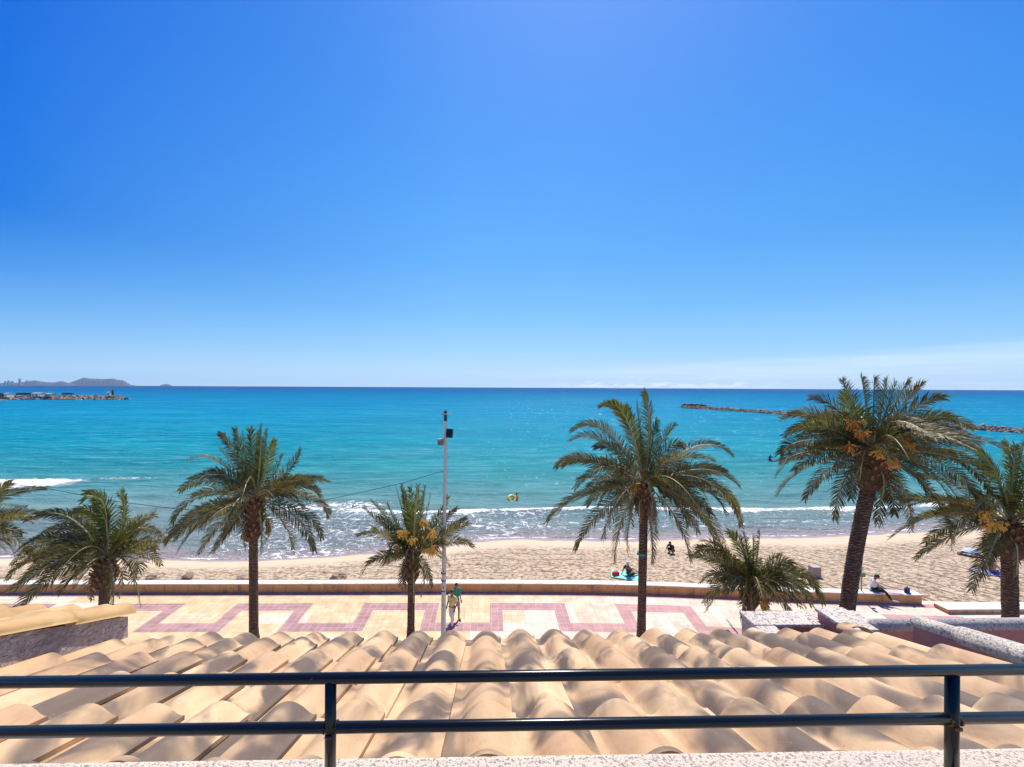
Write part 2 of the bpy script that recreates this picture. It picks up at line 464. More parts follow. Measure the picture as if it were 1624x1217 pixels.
# sheen and shade of calmer and ruffled water, painted as colour streaks
st = t.noise(t.mapv(p, (0.10, 1.0, 1)), 0.28, 6, 0.62)
near = t.ramp(lf, [(0.0, 1.0), (L(120), 0.6), (L(900), 0.15)])
col = t.mix(t.math('MULTIPLY', t.ramp(st, [(0.38, 0.5), (0.52, 0.0)]), near), col, t.mix(1.0, col, (0.55, 0.72, 0.75), 'MULTIPLY'))
col = t.mix(t.math('MULTIPLY', t.ramp(st, [(0.55, 0.0), (0.72, 0.35)]), near), col, (0.16, 0.34, 0.38))
far_st = t.noise(t.mapv(p, (0.03, 1.0, 1)), 0.02, 5, 0.6)
col = t.mix(t.ramp(far_st, [(0.4, 0.28), (0.6, 0.0)]), col, t.mix(1.0, col, (0.6, 0.75, 0.85), 'MULTIPLY'))
st2 = t.noise(t.mapv(p, (0.22, 1.0, 1), (0, 0, R(4))), 0.75, 5, 0.7)  # fine ripple light and dark, put into the water colour
nr2 = t.ramp(lf, [(0.0, 0.8), (L(70), 1.0), (L(200), 0.5), (L(500), 0.0)])
col = t.mix(t.math('MULTIPLY', t.ramp(st2, [(0.40, 0.55), (0.50, 0.0)]), nr2), col, t.mix(1.0, col, (0.45, 0.68, 0.72), 'MULTIPLY'))
col = t.mix(t.math('MULTIPLY', t.ramp(st2, [(0.53, 0.0), (0.68, 0.35)]), nr2), col, (0.20, 0.38, 0.42))
st3 = t.noise(t.mapv(p, (0.16, 0.6, 1)), 0.12, 5, 0.7)  # longer ripples farther out, their light and shade also painted in
nr3 = t.ramp(lf, [(L(80), 0.0), (L(200), 1.0), (L(900), 0.6), (L(3000), 0.0)])
col = t.mix(t.math('MULTIPLY', t.ramp(st3, [(0.40, 0.5), (0.50, 0.0)]), nr3), col, t.mix(1.0, col, (0.45, 0.72, 0.80), 'MULTIPLY'))
col = t.mix(t.math('MULTIPLY', t.ramp(st3, [(0.54, 0.0), (0.70, 0.30)]), nr3), col, (0.05, 0.36, 0.48))
# sun glitter painted as small pale flecks, mostly towards the right
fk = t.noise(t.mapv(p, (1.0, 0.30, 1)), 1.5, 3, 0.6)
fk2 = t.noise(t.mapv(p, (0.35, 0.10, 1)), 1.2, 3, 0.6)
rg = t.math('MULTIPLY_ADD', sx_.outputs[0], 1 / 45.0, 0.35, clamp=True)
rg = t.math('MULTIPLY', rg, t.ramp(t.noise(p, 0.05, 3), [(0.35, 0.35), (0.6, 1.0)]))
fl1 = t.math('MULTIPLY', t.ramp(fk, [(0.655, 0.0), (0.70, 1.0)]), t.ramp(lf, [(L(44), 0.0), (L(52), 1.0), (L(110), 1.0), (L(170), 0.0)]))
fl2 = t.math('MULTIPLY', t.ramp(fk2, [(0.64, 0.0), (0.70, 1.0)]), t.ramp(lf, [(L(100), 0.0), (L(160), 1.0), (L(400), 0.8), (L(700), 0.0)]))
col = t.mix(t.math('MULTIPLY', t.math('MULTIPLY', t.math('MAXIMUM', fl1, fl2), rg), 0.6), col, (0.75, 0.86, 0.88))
# thin swash over wet sand close in
sdv = t.attr('sd'); sdv = t.math('ADD', sdv, t.math('MULTIPLY_ADD', t.noise(t.mapv(p, (0.5, 1, 1)), 0.35, 4), 3.0, -1.5))
col = t.mix(t.ramp(t.math('MULTIPLY', sdv, 0.2), [(0.12, 1.0), (0.46, 0.0)]), col, (0.33, 0.265, 0.255))
# wave relief
wa = t.noise(t.mapv(p, (0.30, 1.0, 1)), 0.9, 5, 0.6, 0.4)
wb = t.noise(t.mapv(p, (0.55, 1.0, 1), (0, 0, R(18))), 2.6, 4, 0.6)
wc = t.noise(t.mapv(p, (0.8, 1.0, 1)), 7.5, 3, 0.6)
h = t.math('ADD', t.math('MULTIPLY', wa, 0.9), t.math('ADD', t.math('MULTIPLY', wb, 0.42), t.math('MULTIPLY', wc, 0.17)))
wd_ = t.noise(t.mapv(p, (0.35, 1.0, 1), (0, 0, R(-6))), 0.16, 4, 0.6, 0.3)
we_ = t.noise(t.mapv(p, (0.35, 1.0, 1), (0, 0, R(8))), 0.035, 3, 0.6, 0.3)
h = t.math('ADD', h, t.math('ADD', t.math('MULTIPLY', wd_, 4.0), t.math('MULTIPLY', we_, 14.0)))
# foam
fm = t.attr('foam')
# lace: thin walls between cells, warped
dv = t.new('ShaderNodeTexNoise'); t.l.new(p, dv.inputs['Vector']); dv.inputs['Scale'].default_value = 1.1; dv.inputs['Detail'].default_value = 4
wp = t.new('ShaderNodeVectorMath', operation='MULTIPLY_ADD'); t.l.new(dv.outputs['Color'], wp.inputs[0]); wp.inputs[1].default_value = (1.6, 1.6, 0); t.l.new(p, wp.inputs[2])
cell = t.voro(t.mapv(wp.outputs[0], (0.8, 1.15, 1)), 1.25, 'DISTANCE_TO_EDGE')
cell2 = t.voro(t.mapv(wp.outputs[0], (0.8, 1.15, 1)), 3.0, 'DISTANCE_TO_EDGE')
lace = t.math('MAXIMUM', t.ramp(cell, [(0.0, 1.0), (0.11, 0.25), (0.22, 0.0)]), t.math('MULTIPLY', t.ramp(cell2, [(0.0, 1.0), (0.12, 0.2), (0.22, 0.0)]), 0.8))
nf = t.noise(t.mapv(p, (0.6, 1.2, 1)), 1.7, 6, 0.7)
thr = t.math('ADD', t.math('MULTIPLY', lace, 0.42), t.math('MULTIPLY', nf, 0.62))
foam = t.math('MULTIPLY', t.math('SUBTRACT', t.math('ADD', thr, fm), 1.0), 4.0, clamp=True)
col = t.mix(foam, col, (0.84, 0.84, 0.82))
h2 = t.math('ADD', h, t.math('MULTIPLY', foam, 0.25))
bn = t.bump(h2, 1.0, 0.5)
t.n.remove(t.b)
df = t.new('ShaderNodeBsdfDiffuse'); t.l.new(col, df.inputs['Color']); t.l.new(bn, df.inputs['Normal'])
gl = t.new('ShaderNodeBsdfGlossy'); gl.inputs['Color'].default_value = (0.62, 0.86, 1.0, 1); gl.inputs['Roughness'].default_value = 0.13; t.l.new(bn, gl.inputs['Normal'])
fr = t.new('ShaderNodeFresnel'); fr.inputs['IOR'].default_value = 1.33; t.l.new(bn, fr.inputs['Normal'])
gf = t.math('MULTIPLY', t.math('MULTIPLY_ADD', fr.outputs[0], 0.16, 0.012), t.math('SUBTRACT', 1.0, foam), clamp=True)
ms = t.new('ShaderNodeMixShader'); t.l.new(gf, ms.inputs[0]); t.l.new(df.outputs[0], ms.inputs[1]); t.l.new(gl.outputs[0], ms.inputs[2])
t.l.new(ms.outputs[0], t.out.inputs['Surface'])
M['sea'] = t.m
def foam_at(x, y):
    sdv = y - shore_y(x)
    f = 0.0
    f = max(f, 0.95 * math.exp(-((sdv - 0.12) / 0.16) ** 2) * (0.75 + 0.5 * noise.noise(Vector((x * 0.35, 0, 5)))))
    # surf zone between the line of breakers and the shore
    if x > -27:
        line = 40.2 + 0.7 * math.sin(x * 0.13) + 0.5 * noise.noise(Vector((x * 0.12, 2, 0))) + max(0, (x - 15) * 0.05)
        if x < -6: line += (-6 - x) * 0.12
        amp = min(1, (x + 27) / 6)
        d = y - line
        f = max(f, amp * (1.15 * math.exp(-(d / ((1.15 + 0.9 * noise.noise(Vector((x * 0.17, 5, 1)))) if d < 0 else 0.45)) ** 2)) * (0.78 + 0.45 * noise.noise(Vector((x * 0.22, 8, 0)))))
        if d < 0 and sdv > 0.2:
            fade = min(1, sdv / 2.2) if x > 3 else 1.0
            g_ = 0.50 if x < 8 else 0.42
            f = max(f, amp * (g_ + 0.10 * noise.noise(Vector((x * 0.3, y * 0.6, 1)))) * (0.80 + 0.2 * fade))
        # second faint line nearer the sand
        d2 = y - (36.2 + 0.8 * math.sin(x * 0.21 + 1))
        f = max(f, amp * 0.55 * math.exp(-(d2 / 0.4) ** 2))
        if -27 < x < -10 and 40 < y < 46:
            f = max(f, amp * 0.66 * math.exp(-((y - 42) / 2.4) ** 2) * math.exp(-((x + 15) / 8) ** 2))
    else:
        if sdv > 0: f = max(f, 0.42 * math.exp(-(sdv / 1.8) ** 2) + (0.22 * math.exp(-((sdv - 5) / 2.5) ** 2)))
    # breaker far left
    cxw, cyw = -63.0, 51.0
    u = (x - cxw) / 9.0; v = (y - cyw - 0.5 * math.exp(u) * 0.6) / 3.0
    f = max(f, 1.25 * math.exp(-(u * u) ** 1.5 - (v * v) ** 1.6))
    f = max(f, 0.60 * math.exp(-((x + 51) / 7) ** 2 - ((y - 54.5) / 0.9) ** 2))
    f = max(f, 0.55 * math.exp(-((x + 66) / 14) ** 2 - ((y - 48.2) / 0.6) ** 2))
    return f
def swell(x, y):
    z = 0.0
    for y0, a, wd, ph in ((39.6, 0.20, 1.1, 0.0), (46.5, 0.16, 1.8, 1.0), (51.0, 0.22, 2.0, 2.0), (60, 0.18, 2.6, 3.0), (72, 0.18, 3.2, 4.0)):
        yc = y0 + 0.8 * math.sin(x * 0.06 + ph)
        z += a * math.exp(-((y - yc) / wd) ** 2) * (0.6 + 0.6 * noise.noise(Vector((x * 0.05, ph * 3, 0))))
    z += 0.05 * noise.noise(Vector((x * 0.35, y * 0.9, 0))) * min(1, max(0, (y - 34) / 8))
    return z
def sea_patch(xs, ys_of, nj):
    V, Fc, A = [], [], []
    for x in xs:
        for j in range(nj):
            y = ys_of(x, j); z = SEA_Z + swell(x, y) * min(1, max(0, (y - shore_y(x)) / 3))
            V.append((x, y, z)); A.append(foam_at(x, y))
    for i in range(len(xs) - 1):
        for j in range(nj - 1):
            a = i * nj + j
            Fc.append((a, a + nj, a + nj + 1, a + 1))
    return V, Fc, A
xs = [-120 + 0.30 * i for i in range(int(240 / 0.30))]
NJ = 150
V, Fc, A = sea_patch(xs, lambda x, j: (shore_y(x) - 0.25) + (80 - shore_y(x) + 0.25) * (j / (NJ - 1)) ** 1.25, NJ)
xr = xs[-1]
# far water: rings of quads out to the horizon in the same mesh
def add_grid(X, Y):
    b = len(V); nj = len(Y)
    for x in X:
        for y in Y: V.append((x, y, SEA_Z)); A.append(0.0)
    for i in range(len(X) - 1):
        for j in range(nj - 1):
            a = b + i * nj + j
            Fc.append((a, a + nj, a + nj + 1, a + 1))
add_grid([-120, -60, 0, 60, xr], [80, 140, 300, 800, 2500, 9000, 14000])
for side in (-1, 1):
    a0 = -120 if side < 0 else xr
    X = sorted([a0 + side * d for d in (0, 60, 200, 700, 2500, 9000, 14000)])
    add_grid(X, [25 if side < 0 else 34, 80, 140, 300, 800, 2500, 9000, 14000])
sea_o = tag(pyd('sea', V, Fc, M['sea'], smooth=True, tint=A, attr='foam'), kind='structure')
at_ = sea_o.data.attributes.new('sd', 'FLOAT', 'POINT')
at_.data.foreach_set('value', [min(50.0, v[1] - shore_y(v[0])) for v in V])

# ---------------------------------------------------- far headland
def ridge(name, prof, Z, depth, mat, base_y, label):
    """prof: list of (px, py) of the skyline; a solid ridge with real thickness"""
    top = [P(x, y, Z) for x, y in prof]
    n = 4
    V, Fc = [], []
    rows = 7
    for i, q in enumerate(top):
        hgt = q.z - SEA_Z
        for j in range(rows):
            v = j / (rows - 1)                       # 0 near foot .. 1 far foot
            prof_h = math.sin(math.pi * v) ** 0.8
            d = (v - 0.5) * depth
            nn = 0.12 * hgt * noise.noise(Vector((i * 0.9, j * 1.7, 2)))
            z = SEA_Z - 1 + (hgt + 1) * prof_h + (nn if 0 < j < rows - 1 and j != rows // 2 else 0)
            rd = Vector((q.x, q.y, 0)).normalized()
            V.append((q.x + d * rd.x, q.y + d * rd.y, z))
    for i in range(len(top) - 1):
        for j in range(rows - 1):
            a = i * rows + j
            Fc.append((a, a + rows, a + rows + 1, a + 1))
    return tag(pyd(name, V, Fc, mat, smooth=False), kind='structure')
t = NT('headland_scrub_haze_blue'); p = t.pos()
t.set(Base_Color=t.mix(t.noise(p, 0.006, 6, 0.7), (0.025, 0.045, 0.075), (0.075, 0.09, 0.11)), Roughness=0.95)  # scrub tones with the blue of distant haze mixed into the colour
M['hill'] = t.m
def dens(pr, k=4):
    out = []
    for (x0, y0), (x1, y1) in zip(pr, pr[1:]):
        for i in range(k):
            f = i / k
            out.append((x0 + (x1 - x0) * f, y0 + (y1 - y0) * f + (0.45 * noise.noise(Vector((x0 + i * 3.1, 1, 0))) if i else 0)))
    out.append(pr[-1]); return out
ridge('headland', dens([(105, 609.6), (113, 606), (122, 603), (130, 600.2), (134, 599.2), (142, 600.6), (155, 601), (163, 601.4), (172, 600.8), (182, 600.8), (187, 603), (195, 603), (200, 606), (207, 610.5), (214, 611.3)]), 9000, 1500, M['hill'], 611, '')
ridge('coastal_hills', dens([(-160, 604), (-90, 606), (-40, 607.5), (0, 607.8), (14, 606.8), (26, 607), (38, 606), (47, 604.4), (56, 603.4), (64, 605), (74, 606.4), (86, 606.8), (97, 604.6), (103, 606), (112, 608.4), (122, 610.3)]), 8000, 1200, M['hill'], 611, '')
ridge('islet', dens([(254, 611.2), (259, 610), (264, 609.2), (268, 610), (272, 611.3)]), 9500, 300, M['hill'], 611, '')
# towers of the far town
M['far_tower'] = simple('far_tower_render', (0.42, 0.38, 0.36), 0.9, 0.1, 0.02)
M['far_win'] = simple('far_tower_window', (0.06, 0.08, 0.10), 0.3, 0.1, 0.02)
towers = [(31.5, 601.0, 2.2, 'tallest slim apartment tower on the hazy far shore'), (13.5, 604.2, 2.6, 'broad grey tower left of the tallest one on the far shore'),
          (19.5, 605.0, 2.4, 'squat tower between broad tower and tallest tower on the far shore'), (42.5, 603.6, 2.0, 'small tower just right of the tallest one on the far shore'),
          (8.0, 604.9, 1.7, 'leftmost thin tower of the far shore skyline')]
for px, py, wpx, lab in towers:
    Z = 7300
    q = P(px, py, Z); wd = wpx / F_PX * Z
    e = empty('tower_block', (q.x, q.y, SEA_Z), lab, 'tower block', 'tower blocks on the far shore')
    bm = bmesh.new(); H = q.z - SEA_Z
    box(bm, (0, 0, H / 2), (wd, wd * 0.7, H)); box(bm, (0, 0, H + 3), (wd * 0.4, wd * 0.3, 6))
    bmobj('wall', bm, M['far_tower'], e)
    bm = bmesh.new()
    for k in range(int(H / 9)):
        box(bm, (0, -wd * 0.35 - 0.2, 6 + k * 9), (wd * 0.8, 0.5, 3.4))
    bmobj('window_band', bm, M['far_win'], e)
# low white town along the far shore
bm = bmesh.new()

# ---------------------------------------------------- sea wall along the promenade
t = NT('wall_render_ochre'); p = t.pos()
stn = t.noise(t.mapv(p, (1, 1, 0.4)), 2.2, 6, 0.7)
c = t.mix(t.ramp(stn, [(0.35, 0.0), (0.7, 1.0)]), (0.58, 0.27, 0.10), (0.74, 0.38, 0.15))
c = t.mix(t.ramp(t.noise(p, 1.1, 5, 0.7), [(0.33, 0.75), (0.45, 0.0)]), c, (0.22, 0.12, 0.06))
c = t.mix(t.ramp(t.noise(t.mapv(p, (3.5, 3.5, 0.25)), 1.5, 4, 0.7), [(0.34, 0.6), (0.44, 0.0)]), c, (0.20, 0.12, 0.07))
t.set(Base_Color=c, Roughness=0.9); t.bump(t.noise(p, 25, 4), 0.3, 0.008)
M['ochre'] = t.m
t = NT('coping_cream_paint'); p = t.pos()
c = t.mix(t.ramp(t.noise(p, 2.0, 6, 0.7), [(0.32, 0.0), (0.5, 1.0)]), (0.60, 0.52, 0.42), (0.83, 0.79, 0.71))
t.set(Base_Color=c, Roughness=0.8); t.bump(t.noise(p, 20, 4), 0.2, 0.006)
M['coping'] = t.m
def sweep_profile(name, s0, s1, prof, mat, parent, step=0.5, off=Vector((0, 0, 0))):
    n = max(1, int((s1 - s0) / step)); V, Fc = [], []; k = len(prof)
    for i in range(n + 1):
        s = s0 + (s1 - s0) * i / n
        c, nn = frame(s)
        for d, z in prof:
            q = c + nn * d
            V.append((q.x - off.x, q.y - off.y, z))
    for i in range(n):
        for j in range(k):
            a = i * k + j; b = i * k + (j + 1) % k
            Fc.append((a, b, b + k, a + k))
    Fc.append(tuple(range(k))[::-1]); Fc.append(tuple(range(n * k, n * k + k)))
    o = pyd(name, V, Fc, mat, parent)
    bm = bmesh.new(); bm.from_mesh(o.data); bmesh.ops.recalc_face_normals(bm, faces=bm.faces); bm.to_mesh(o.data); bm.free()
    return o
s_end = (_cum[len(wall_path) - 1] - _s0)
wc = frame(0)[0]
WALL = empty('sea_wall', (wc.x, wc.y, 0), 'long low ochre wall with white top between promenade and sand', 'wall')
sweep_profile('wall_body', -55, s_end, [(0.0, -0.6), (0.0, 0.455), (-0.40, 0.455), (-0.40, -0.6)], M['ochre'], WALL, off=wc)
sweep_profile('coping', -55, s_end, [(0.012, 0.455), (0.012, 0.48), (-0.01, 0.50), (-0.39, 0.50), (-0.412, 0.48), (-0.412, 0.455)], M['coping'], WALL, off=wc)

# second, short wall / bench right of the gap
a = G(1505, 974.5); b = G(1640, 974.5)
bw = empty('low_bench_wall', ((a.x + b.x) / 2, (a.y + b.y) / 2, 0), 'short cream topped wall right of the promenade gap, behind rightmost trunk', 'wall')
bm = bmesh.new(); box(bm, (3.5, 0.10, 0.0), (10.0 + 0, 0.6, 0.36)); bmobj('wall_body', bm, M['ochre'], bw)
bm = bmesh.new(); box(bm, (3.5, 0.10, 0.205), (10.02, 0.63, 0.045), bevel=0.012); bmobj('coping', bm, M['coping'], bw)
bw.location.x = a.x + 1.5; bw.location.y = a.y + 0.25

# ================================================================== ROOF AND HOUSE
TW, TL = 0.2125, 0.335
M_SL = 0.442
D0 = 0.466
def roof_z(y): return CAMZ - (D0 + M_SL * y)          # height of the tile crests at depth y
def mat_tile(name, c1, c2, dark, dk=0.5):
    t = NT(name); p = t.obj(); ti = t.attr('tint')
    n1 = t.noise(p, 2.0, 4, 0.6, 0.6)
    c = t.mix(t.ramp(n1, [(0.35, 0.0), (0.65, 1.0)]), c1, c2)
    c = t.mix(t.math('MULTIPLY', ti, 0.95), c, t.mix(1.0, c, (0.76, 0.72, 0.70), 'MULTIPLY'))
    tv = t.new('ShaderNodeCombineXYZ'); t.l.new(t.math('MULTIPLY', ti, 37.0), tv.inputs[2])
    va = t.new('ShaderNodeVectorMath', operation='ADD'); t.l.new(p, va.inputs[0]); t.l.new(tv.outputs[0], va.inputs[1])
    st = t.noise(t.mapv(va.outputs[0], (1.0, 0.8, 1.0)), 3.1, 3, 0.5, 1.0)
    c = t.mix(t.math('MULTIPLY', t.ramp(st, [(0.43, 0.0), (0.62, 1.0)], 'EASE'), dk), c, dark)
    # dusty speckle, pale scratches, fine grime
    c = t.mix(t.ramp(t.noise(p, 60, 4, 0.7), [(0.62, 0.0), (0.75, 0.25)]), c, (0.62, 0.50, 0.40))
    c = t.mix(t.ramp(t.noise(t.mapv(p, (6, 1.2, 6)), 14, 4, 0.6), [(0.30, 0.22), (0.45, 0.0)]), c, (0.20, 0.14, 0.10))
    dot = t.voro(p, 23); c = t.mix(t.ramp(dot, [(0.0, 0.5), (0.05, 0.4), (0.07, 0.0)]), c, (0.16, 0.12, 0.10))
    t.set(Base_Color=c, Roughness=0.62)
    t.b.inputs['Specular IOR Level'].default_value = 0.35
    t.bump(t.math('ADD', t.noise(p, 90, 4), t.math('MULTIPLY', t.noise(p, 12, 3), 1.5)), 0.22, 0.004)
    return t.m
M['tile'] = mat_tile('roof_tile_clay', (0.53, 0.325, 0.168), (0.76, 0.52, 0.29), (0.10, 0.070, 0.055), 0.92)
M['ytile'] = mat_tile('roof_tile_yellow', (0.52, 0.31, 0.12), (0.72, 0.49, 0.22), (0.30, 0.16, 0.06), 0.55)
def tile_prof(t_):
    """cross section of one S tile, t_ in 0..1.05, height in metres"""
    if t_ < 0.20: return 0.004 + 0.006 * (1 - t_ / 0.20)
    u = (t_ - 0.20) / 0.84
    return max(0.004 + 0.064 * max(0, math.sin(math.pi * u)) ** 0.9, 0.026 if t_ > 0.7 else 0)
def tile_field(rows, cols, x0, zfun, slope_dz, parent, off, mat, name='tiles', jit=1.0, tw=TW):
    """rows: list of (y_top, y_bottom, exposure end); zfun: height of tile base plane"""
    V, Fc, T = [], [], []
    nu, nv = 20, 5; th = 0.014
    for r, (ya, yb) in enumerate(rows):
        for c in range(cols):
            rx = random.uniform(-1, 1) * 0.003 * jit; ry = random.uniform(-1, 1) * 0.006 * jit
            rot = random.uniform(-1, 1) * 0.006 * jit; rz = random.uniform(0, 1) * 0.003 * jit
            tt = random.random(); sc_ = random.uniform(0.97, 1.03)
            xl = x0 + c * tw
            base = len(V)
            for layer in (0, 1):
                for j in range(nv):
                    y = ya + (yb - ya) * j / (nv - 1); v = max(0.0, 1 - (yb - y) / 0.385)
                    crest = 0.86 + 0.14 * v
                    for i in range(nu):
                        u = 1.04 * i / (nu - 1)
                        ww = 1 - 0.05 * (1 - v)
                        x = xl + tw * (0.62 + (u - 0.62) * ww) + rx + rot * (v - 0.5)
                        z = zfun(y) + tile_prof(u) * crest * sc_ + 0.032 * v + rz - layer * th
                        V.append((x - off[0], y + ry - off[1], z - off[2])); T.append(tt)
            def I(l, j, i): return base + l * nu * nv + j * nu + i
            for j in range(nv - 1):
                for i in range(nu - 1):
                    Fc.append((I(0, j, i), I(0, j, i + 1), I(0, j + 1, i + 1), I(0, j + 1, i)))
                    Fc.append((I(1, j, i), I(1, j + 1, i), I(1, j + 1, i + 1), I(1, j, i + 1)))
            for i in range(nu - 1):
                Fc.append((I(0, nv - 1, i), I(0, nv - 1, i + 1), I(1, nv - 1, i + 1), I(1, nv - 1, i)))
                Fc.append((I(0, 0, i + 1), I(0, 0, i), I(1, 0, i), I(1, 0, i + 1)))
            for j in range(nv - 1):
                Fc.append((I(0, j, nu - 1), I(0, j + 1, nu - 1), I(1, j + 1, nu - 1), I(1, j, nu - 1))[::-1])
                Fc.append((I(0, j, 0), I(0, j + 1, 0), I(1, j + 1, 0), I(1, j, 0)))
    o = pyd(name, V, Fc, mat, parent, smooth=True, tint=T)
    o.data.polygons.foreach_set('use_smooth', [True] * len(o.data.polygons))
    # sharp edges at the tile rims
    bm = bmesh.new(); bm.from_mesh(o.data)
    for e in bm.edges:
        if len(e.link_faces) == 2 and e.link_faces[0].normal.angle(e.link_faces[1].normal, 0) > 1.0: e.smooth = False
    bm.to_mesh(o.data); bm.free()
    return o
HOUSE = empty('apartment_house', (0, 0, 0), 'house below the camera with clay tiled lean-to roof and speckled parapet', 'house')
# crest top = base + 0.07 + lift(0.02) at the lower end
def base_plane(y): return roof_z(y) - 0.101
ends = [0.908, 1.243, 1.575, 1.91, 2.235, 2.40]
rows = []
for i, e in enumerate(ends):
    rows.append((max(0.889, e - 0.335 - 0.05), e))
rows[-1] = (2.40 - 0.34, 2.40)
rows = rows[::-1]
def bp(rowi): return base_plane
COL0 = -2.15
phase = -0.014 + 0.025 - 0.62 * TW
k0 = round((COL0 - phase) / TW)
x_first = phase + k0 * TW
NCOL = int((2.52 - x_first) / TW)
tile_field(rows, NCOL, x_first, base_plane, 0, HOUSE, (0, 0, 0), M['tile'], 'roof')
# decking below the tiles + slab and facade
t = NT('facade_render'); p = t.pos()
t.set(Base_Color=t.mix(t.noise(p, 1.5, 5), (0.55, 0.42, 0.30), (0.66, 0.53, 0.40)), Roughness=0.9)
M['facade'] = t.m
t = NT('stucco_speckled'); p = t.pos()
spk = t.noise(p, 130, 3, 0.6)
spk2 = t.noise(p, 260, 2, 0.6)
c = t.mix(t.ramp(spk, [(0.40, 1.0), (0.47, 0.0)]), (0.68, 0.57, 0.45), (0.32, 0.23, 0.17))
c = t.mix(t.ramp(spk2, [(0.36, 0.6), (0.42, 0.0)]), c, (0.30, 0.23, 0.19))
c = t.mix(t.ramp(t.noise(p, 3, 4), [(0.35, 0.25), (0.6, 0.0)]), c, (0.5, 0.44, 0.38))
t.set(Base_Color=c, Roughness=0.92); t.bump(t.math('ADD', spk, t.math('MULTIPLY', spk2, 0.4)), 0.8, 0.006)
M['speck'] = t.m
t = NT('stucco_speckled_coarse'); p = t.pos()
spk = t.noise(p, 62, 4, 0.7)
c = t.mix(t.ramp(spk, [(0.41, 1.0), (0.47, 0.0)]), (0.72, 0.62, 0.51), (0.20, 0.155, 0.13))
c = t.mix(t.ramp(t.noise(p, 2.2, 5, 0.7), [(0.42, 0.5), (0.6, 0.0)]), c, (0.42, 0.38, 0.36))
t.set(Base_Color=c, Roughness=0.92); t.bump(spk, 0.9, 0.012)
M['speck2'] = t.m
def prism_yz(bm, pts, x0, x1):
    a = [bm.verts.new((x0, y, z)) for y, z in pts]; b = [bm.verts.new((x1, y, z)) for y, z in pts]
    n = len(pts)
    bm.faces.new(a[::-1]); bm.faces.new(b)
    for i in range(n): bm.faces.new((a[i], a[(i + 1) % n], b[(i + 1) % n], b[i]))
    bmesh.ops.recalc_face_normals(bm, faces=bm.faces)
bm = bmesh.new()
y0, y1 = 0.884, 2.34
prism_yz(bm, [(y0, base_plane(y0) - 0.03), (y1, base_plane(y1) - 0.03), (y1, base_plane(y1) - 0.16), (y0, base_plane(y0) - 0.16)], COL0 + 0.02, 2.45)
bmobj('roof_deck', bm, M['facade'], HOUSE)
bm = bmesh.new(); box(bm, (0.1, 1.35, (base_plane(2.05) - 0.2) / 2), (4.2, 1.3, base_plane(2.05) - 0.25)); bmobj('facade_wall', bm, M['facade'], HOUSE)
# parapet under the railing, top at D=0.845
zt = CAMZ - 0.845
bm = bmesh.new()
box(bm, (0.3, 0.795, zt - 0.30), (7.4, 0.17, 0.60), Matrix.Rotation(R(0.05), 3, 'Z'), bevel=0.012)
bmobj('parapet', bm, M['speck'], HOUSE)

# railing
t = NT('black_gloss_paint'); p = t.obj()
rust = t.noise(p, 30, 5, 0.7)
t.set(Base_Color=t.mix(t.ramp(rust, [(0.70, 0.0), (0.76, 1.0)]), (0.006, 0.006, 0.007), (0.20, 0.07, 0.02)), Roughness=0.22)
t.b.inputs['Specular IOR Level'].default_value = 0.36
t.bump(t.noise(p, 45, 3), 0.05, 0.003)
M['rail'] = t.m
t = NT('rust'); p = t.obj()
t.set(Base_Color=t.mix(t.noise(p, 80, 4), (0.04, 0.02, 0.012), (0.38, 0.13, 0.02)), Roughness=0.85); M['rust'] = t.m
RAIL = empty('balcony_railing', (0, 0.79, zt), 'black round tube balcony railing with two rails across the foreground', 'railing')
def rail_pt(px, py, Z): return P(px, py, Z)
def tube_obj(name, a, b, r, mat, parent, seg=24):
    bm = bmesh.new(); l = Vector(parent.location)
    cyl(bm, Vector(a) - l, Vector(b) - l, r, seg=seg)
    return bmobj(name, bm, mat, parent, smooth=True)
ZL, ZR = 0.775, 0.82                     # depth at the left / right picture edge
def ray_at(px, py):                       # point on the railing's own vertical plane
    A, B = P(0, 1081, ZL), P(1624, 1061, ZR)
    n = Vector((B.y - A.y, -(B.x - A.x), 0))
    d = P(px, py, 1.0) - CAM
    return CAM + d * ((A - CAM).dot(n) / d.dot(n))
tl, tr = ray_at(0, 1082.5), ray_at(1624, 1062)
ll, lr = ray_at(0, 1161.5), ray_at(1624, 1138)
def ext(a, b, k=1.9): d = (b - a).normalized(); return a - d * k, b + d * k
ta, tb = ext(tl, tr); la, lb = ext(ll, lr)
tube_obj('top_rail', ta, tb, 0.0104, M['rail'], RAIL)
tube_obj('lower_rail', la, lb, 0.0104, M['rail'], RAIL)
for px in (524.5, 1510):
    q = ray_at(px, 1066 if px > 900 else 1076)
    o = tube_obj('post', (q.x, q.y, zt - 0.02), (q.x, q.y, q.z - 0.004), 0.0112, M['rail'], RAIL)
    g = ray_at(px, 1141 if px > 900 else 1153)
    bm = bmesh.new()
    for k in range(14):
        an = k * 2 * math.pi / 14
        for s in (-1, 1):
            ball(bm, (g.x + s * 0.0118 - RAIL.location.x, g.y + 0.0102 * math.cos(an) - RAIL.location.y, g.z + 0.0102 * math.sin(an) - RAIL.location.z), 0.0024, 1)
    ball(bm, (g.x - RAIL.location.x, g.y - 0.012 - RAIL.location.y, g.z - 0.011 - RAIL.location.z), 0.006, 1, (1.6, 0.6, 1))
    bmobj('weld', bm, M['rail'] if px < 900 else M['rust'], RAIL, smooth=True)

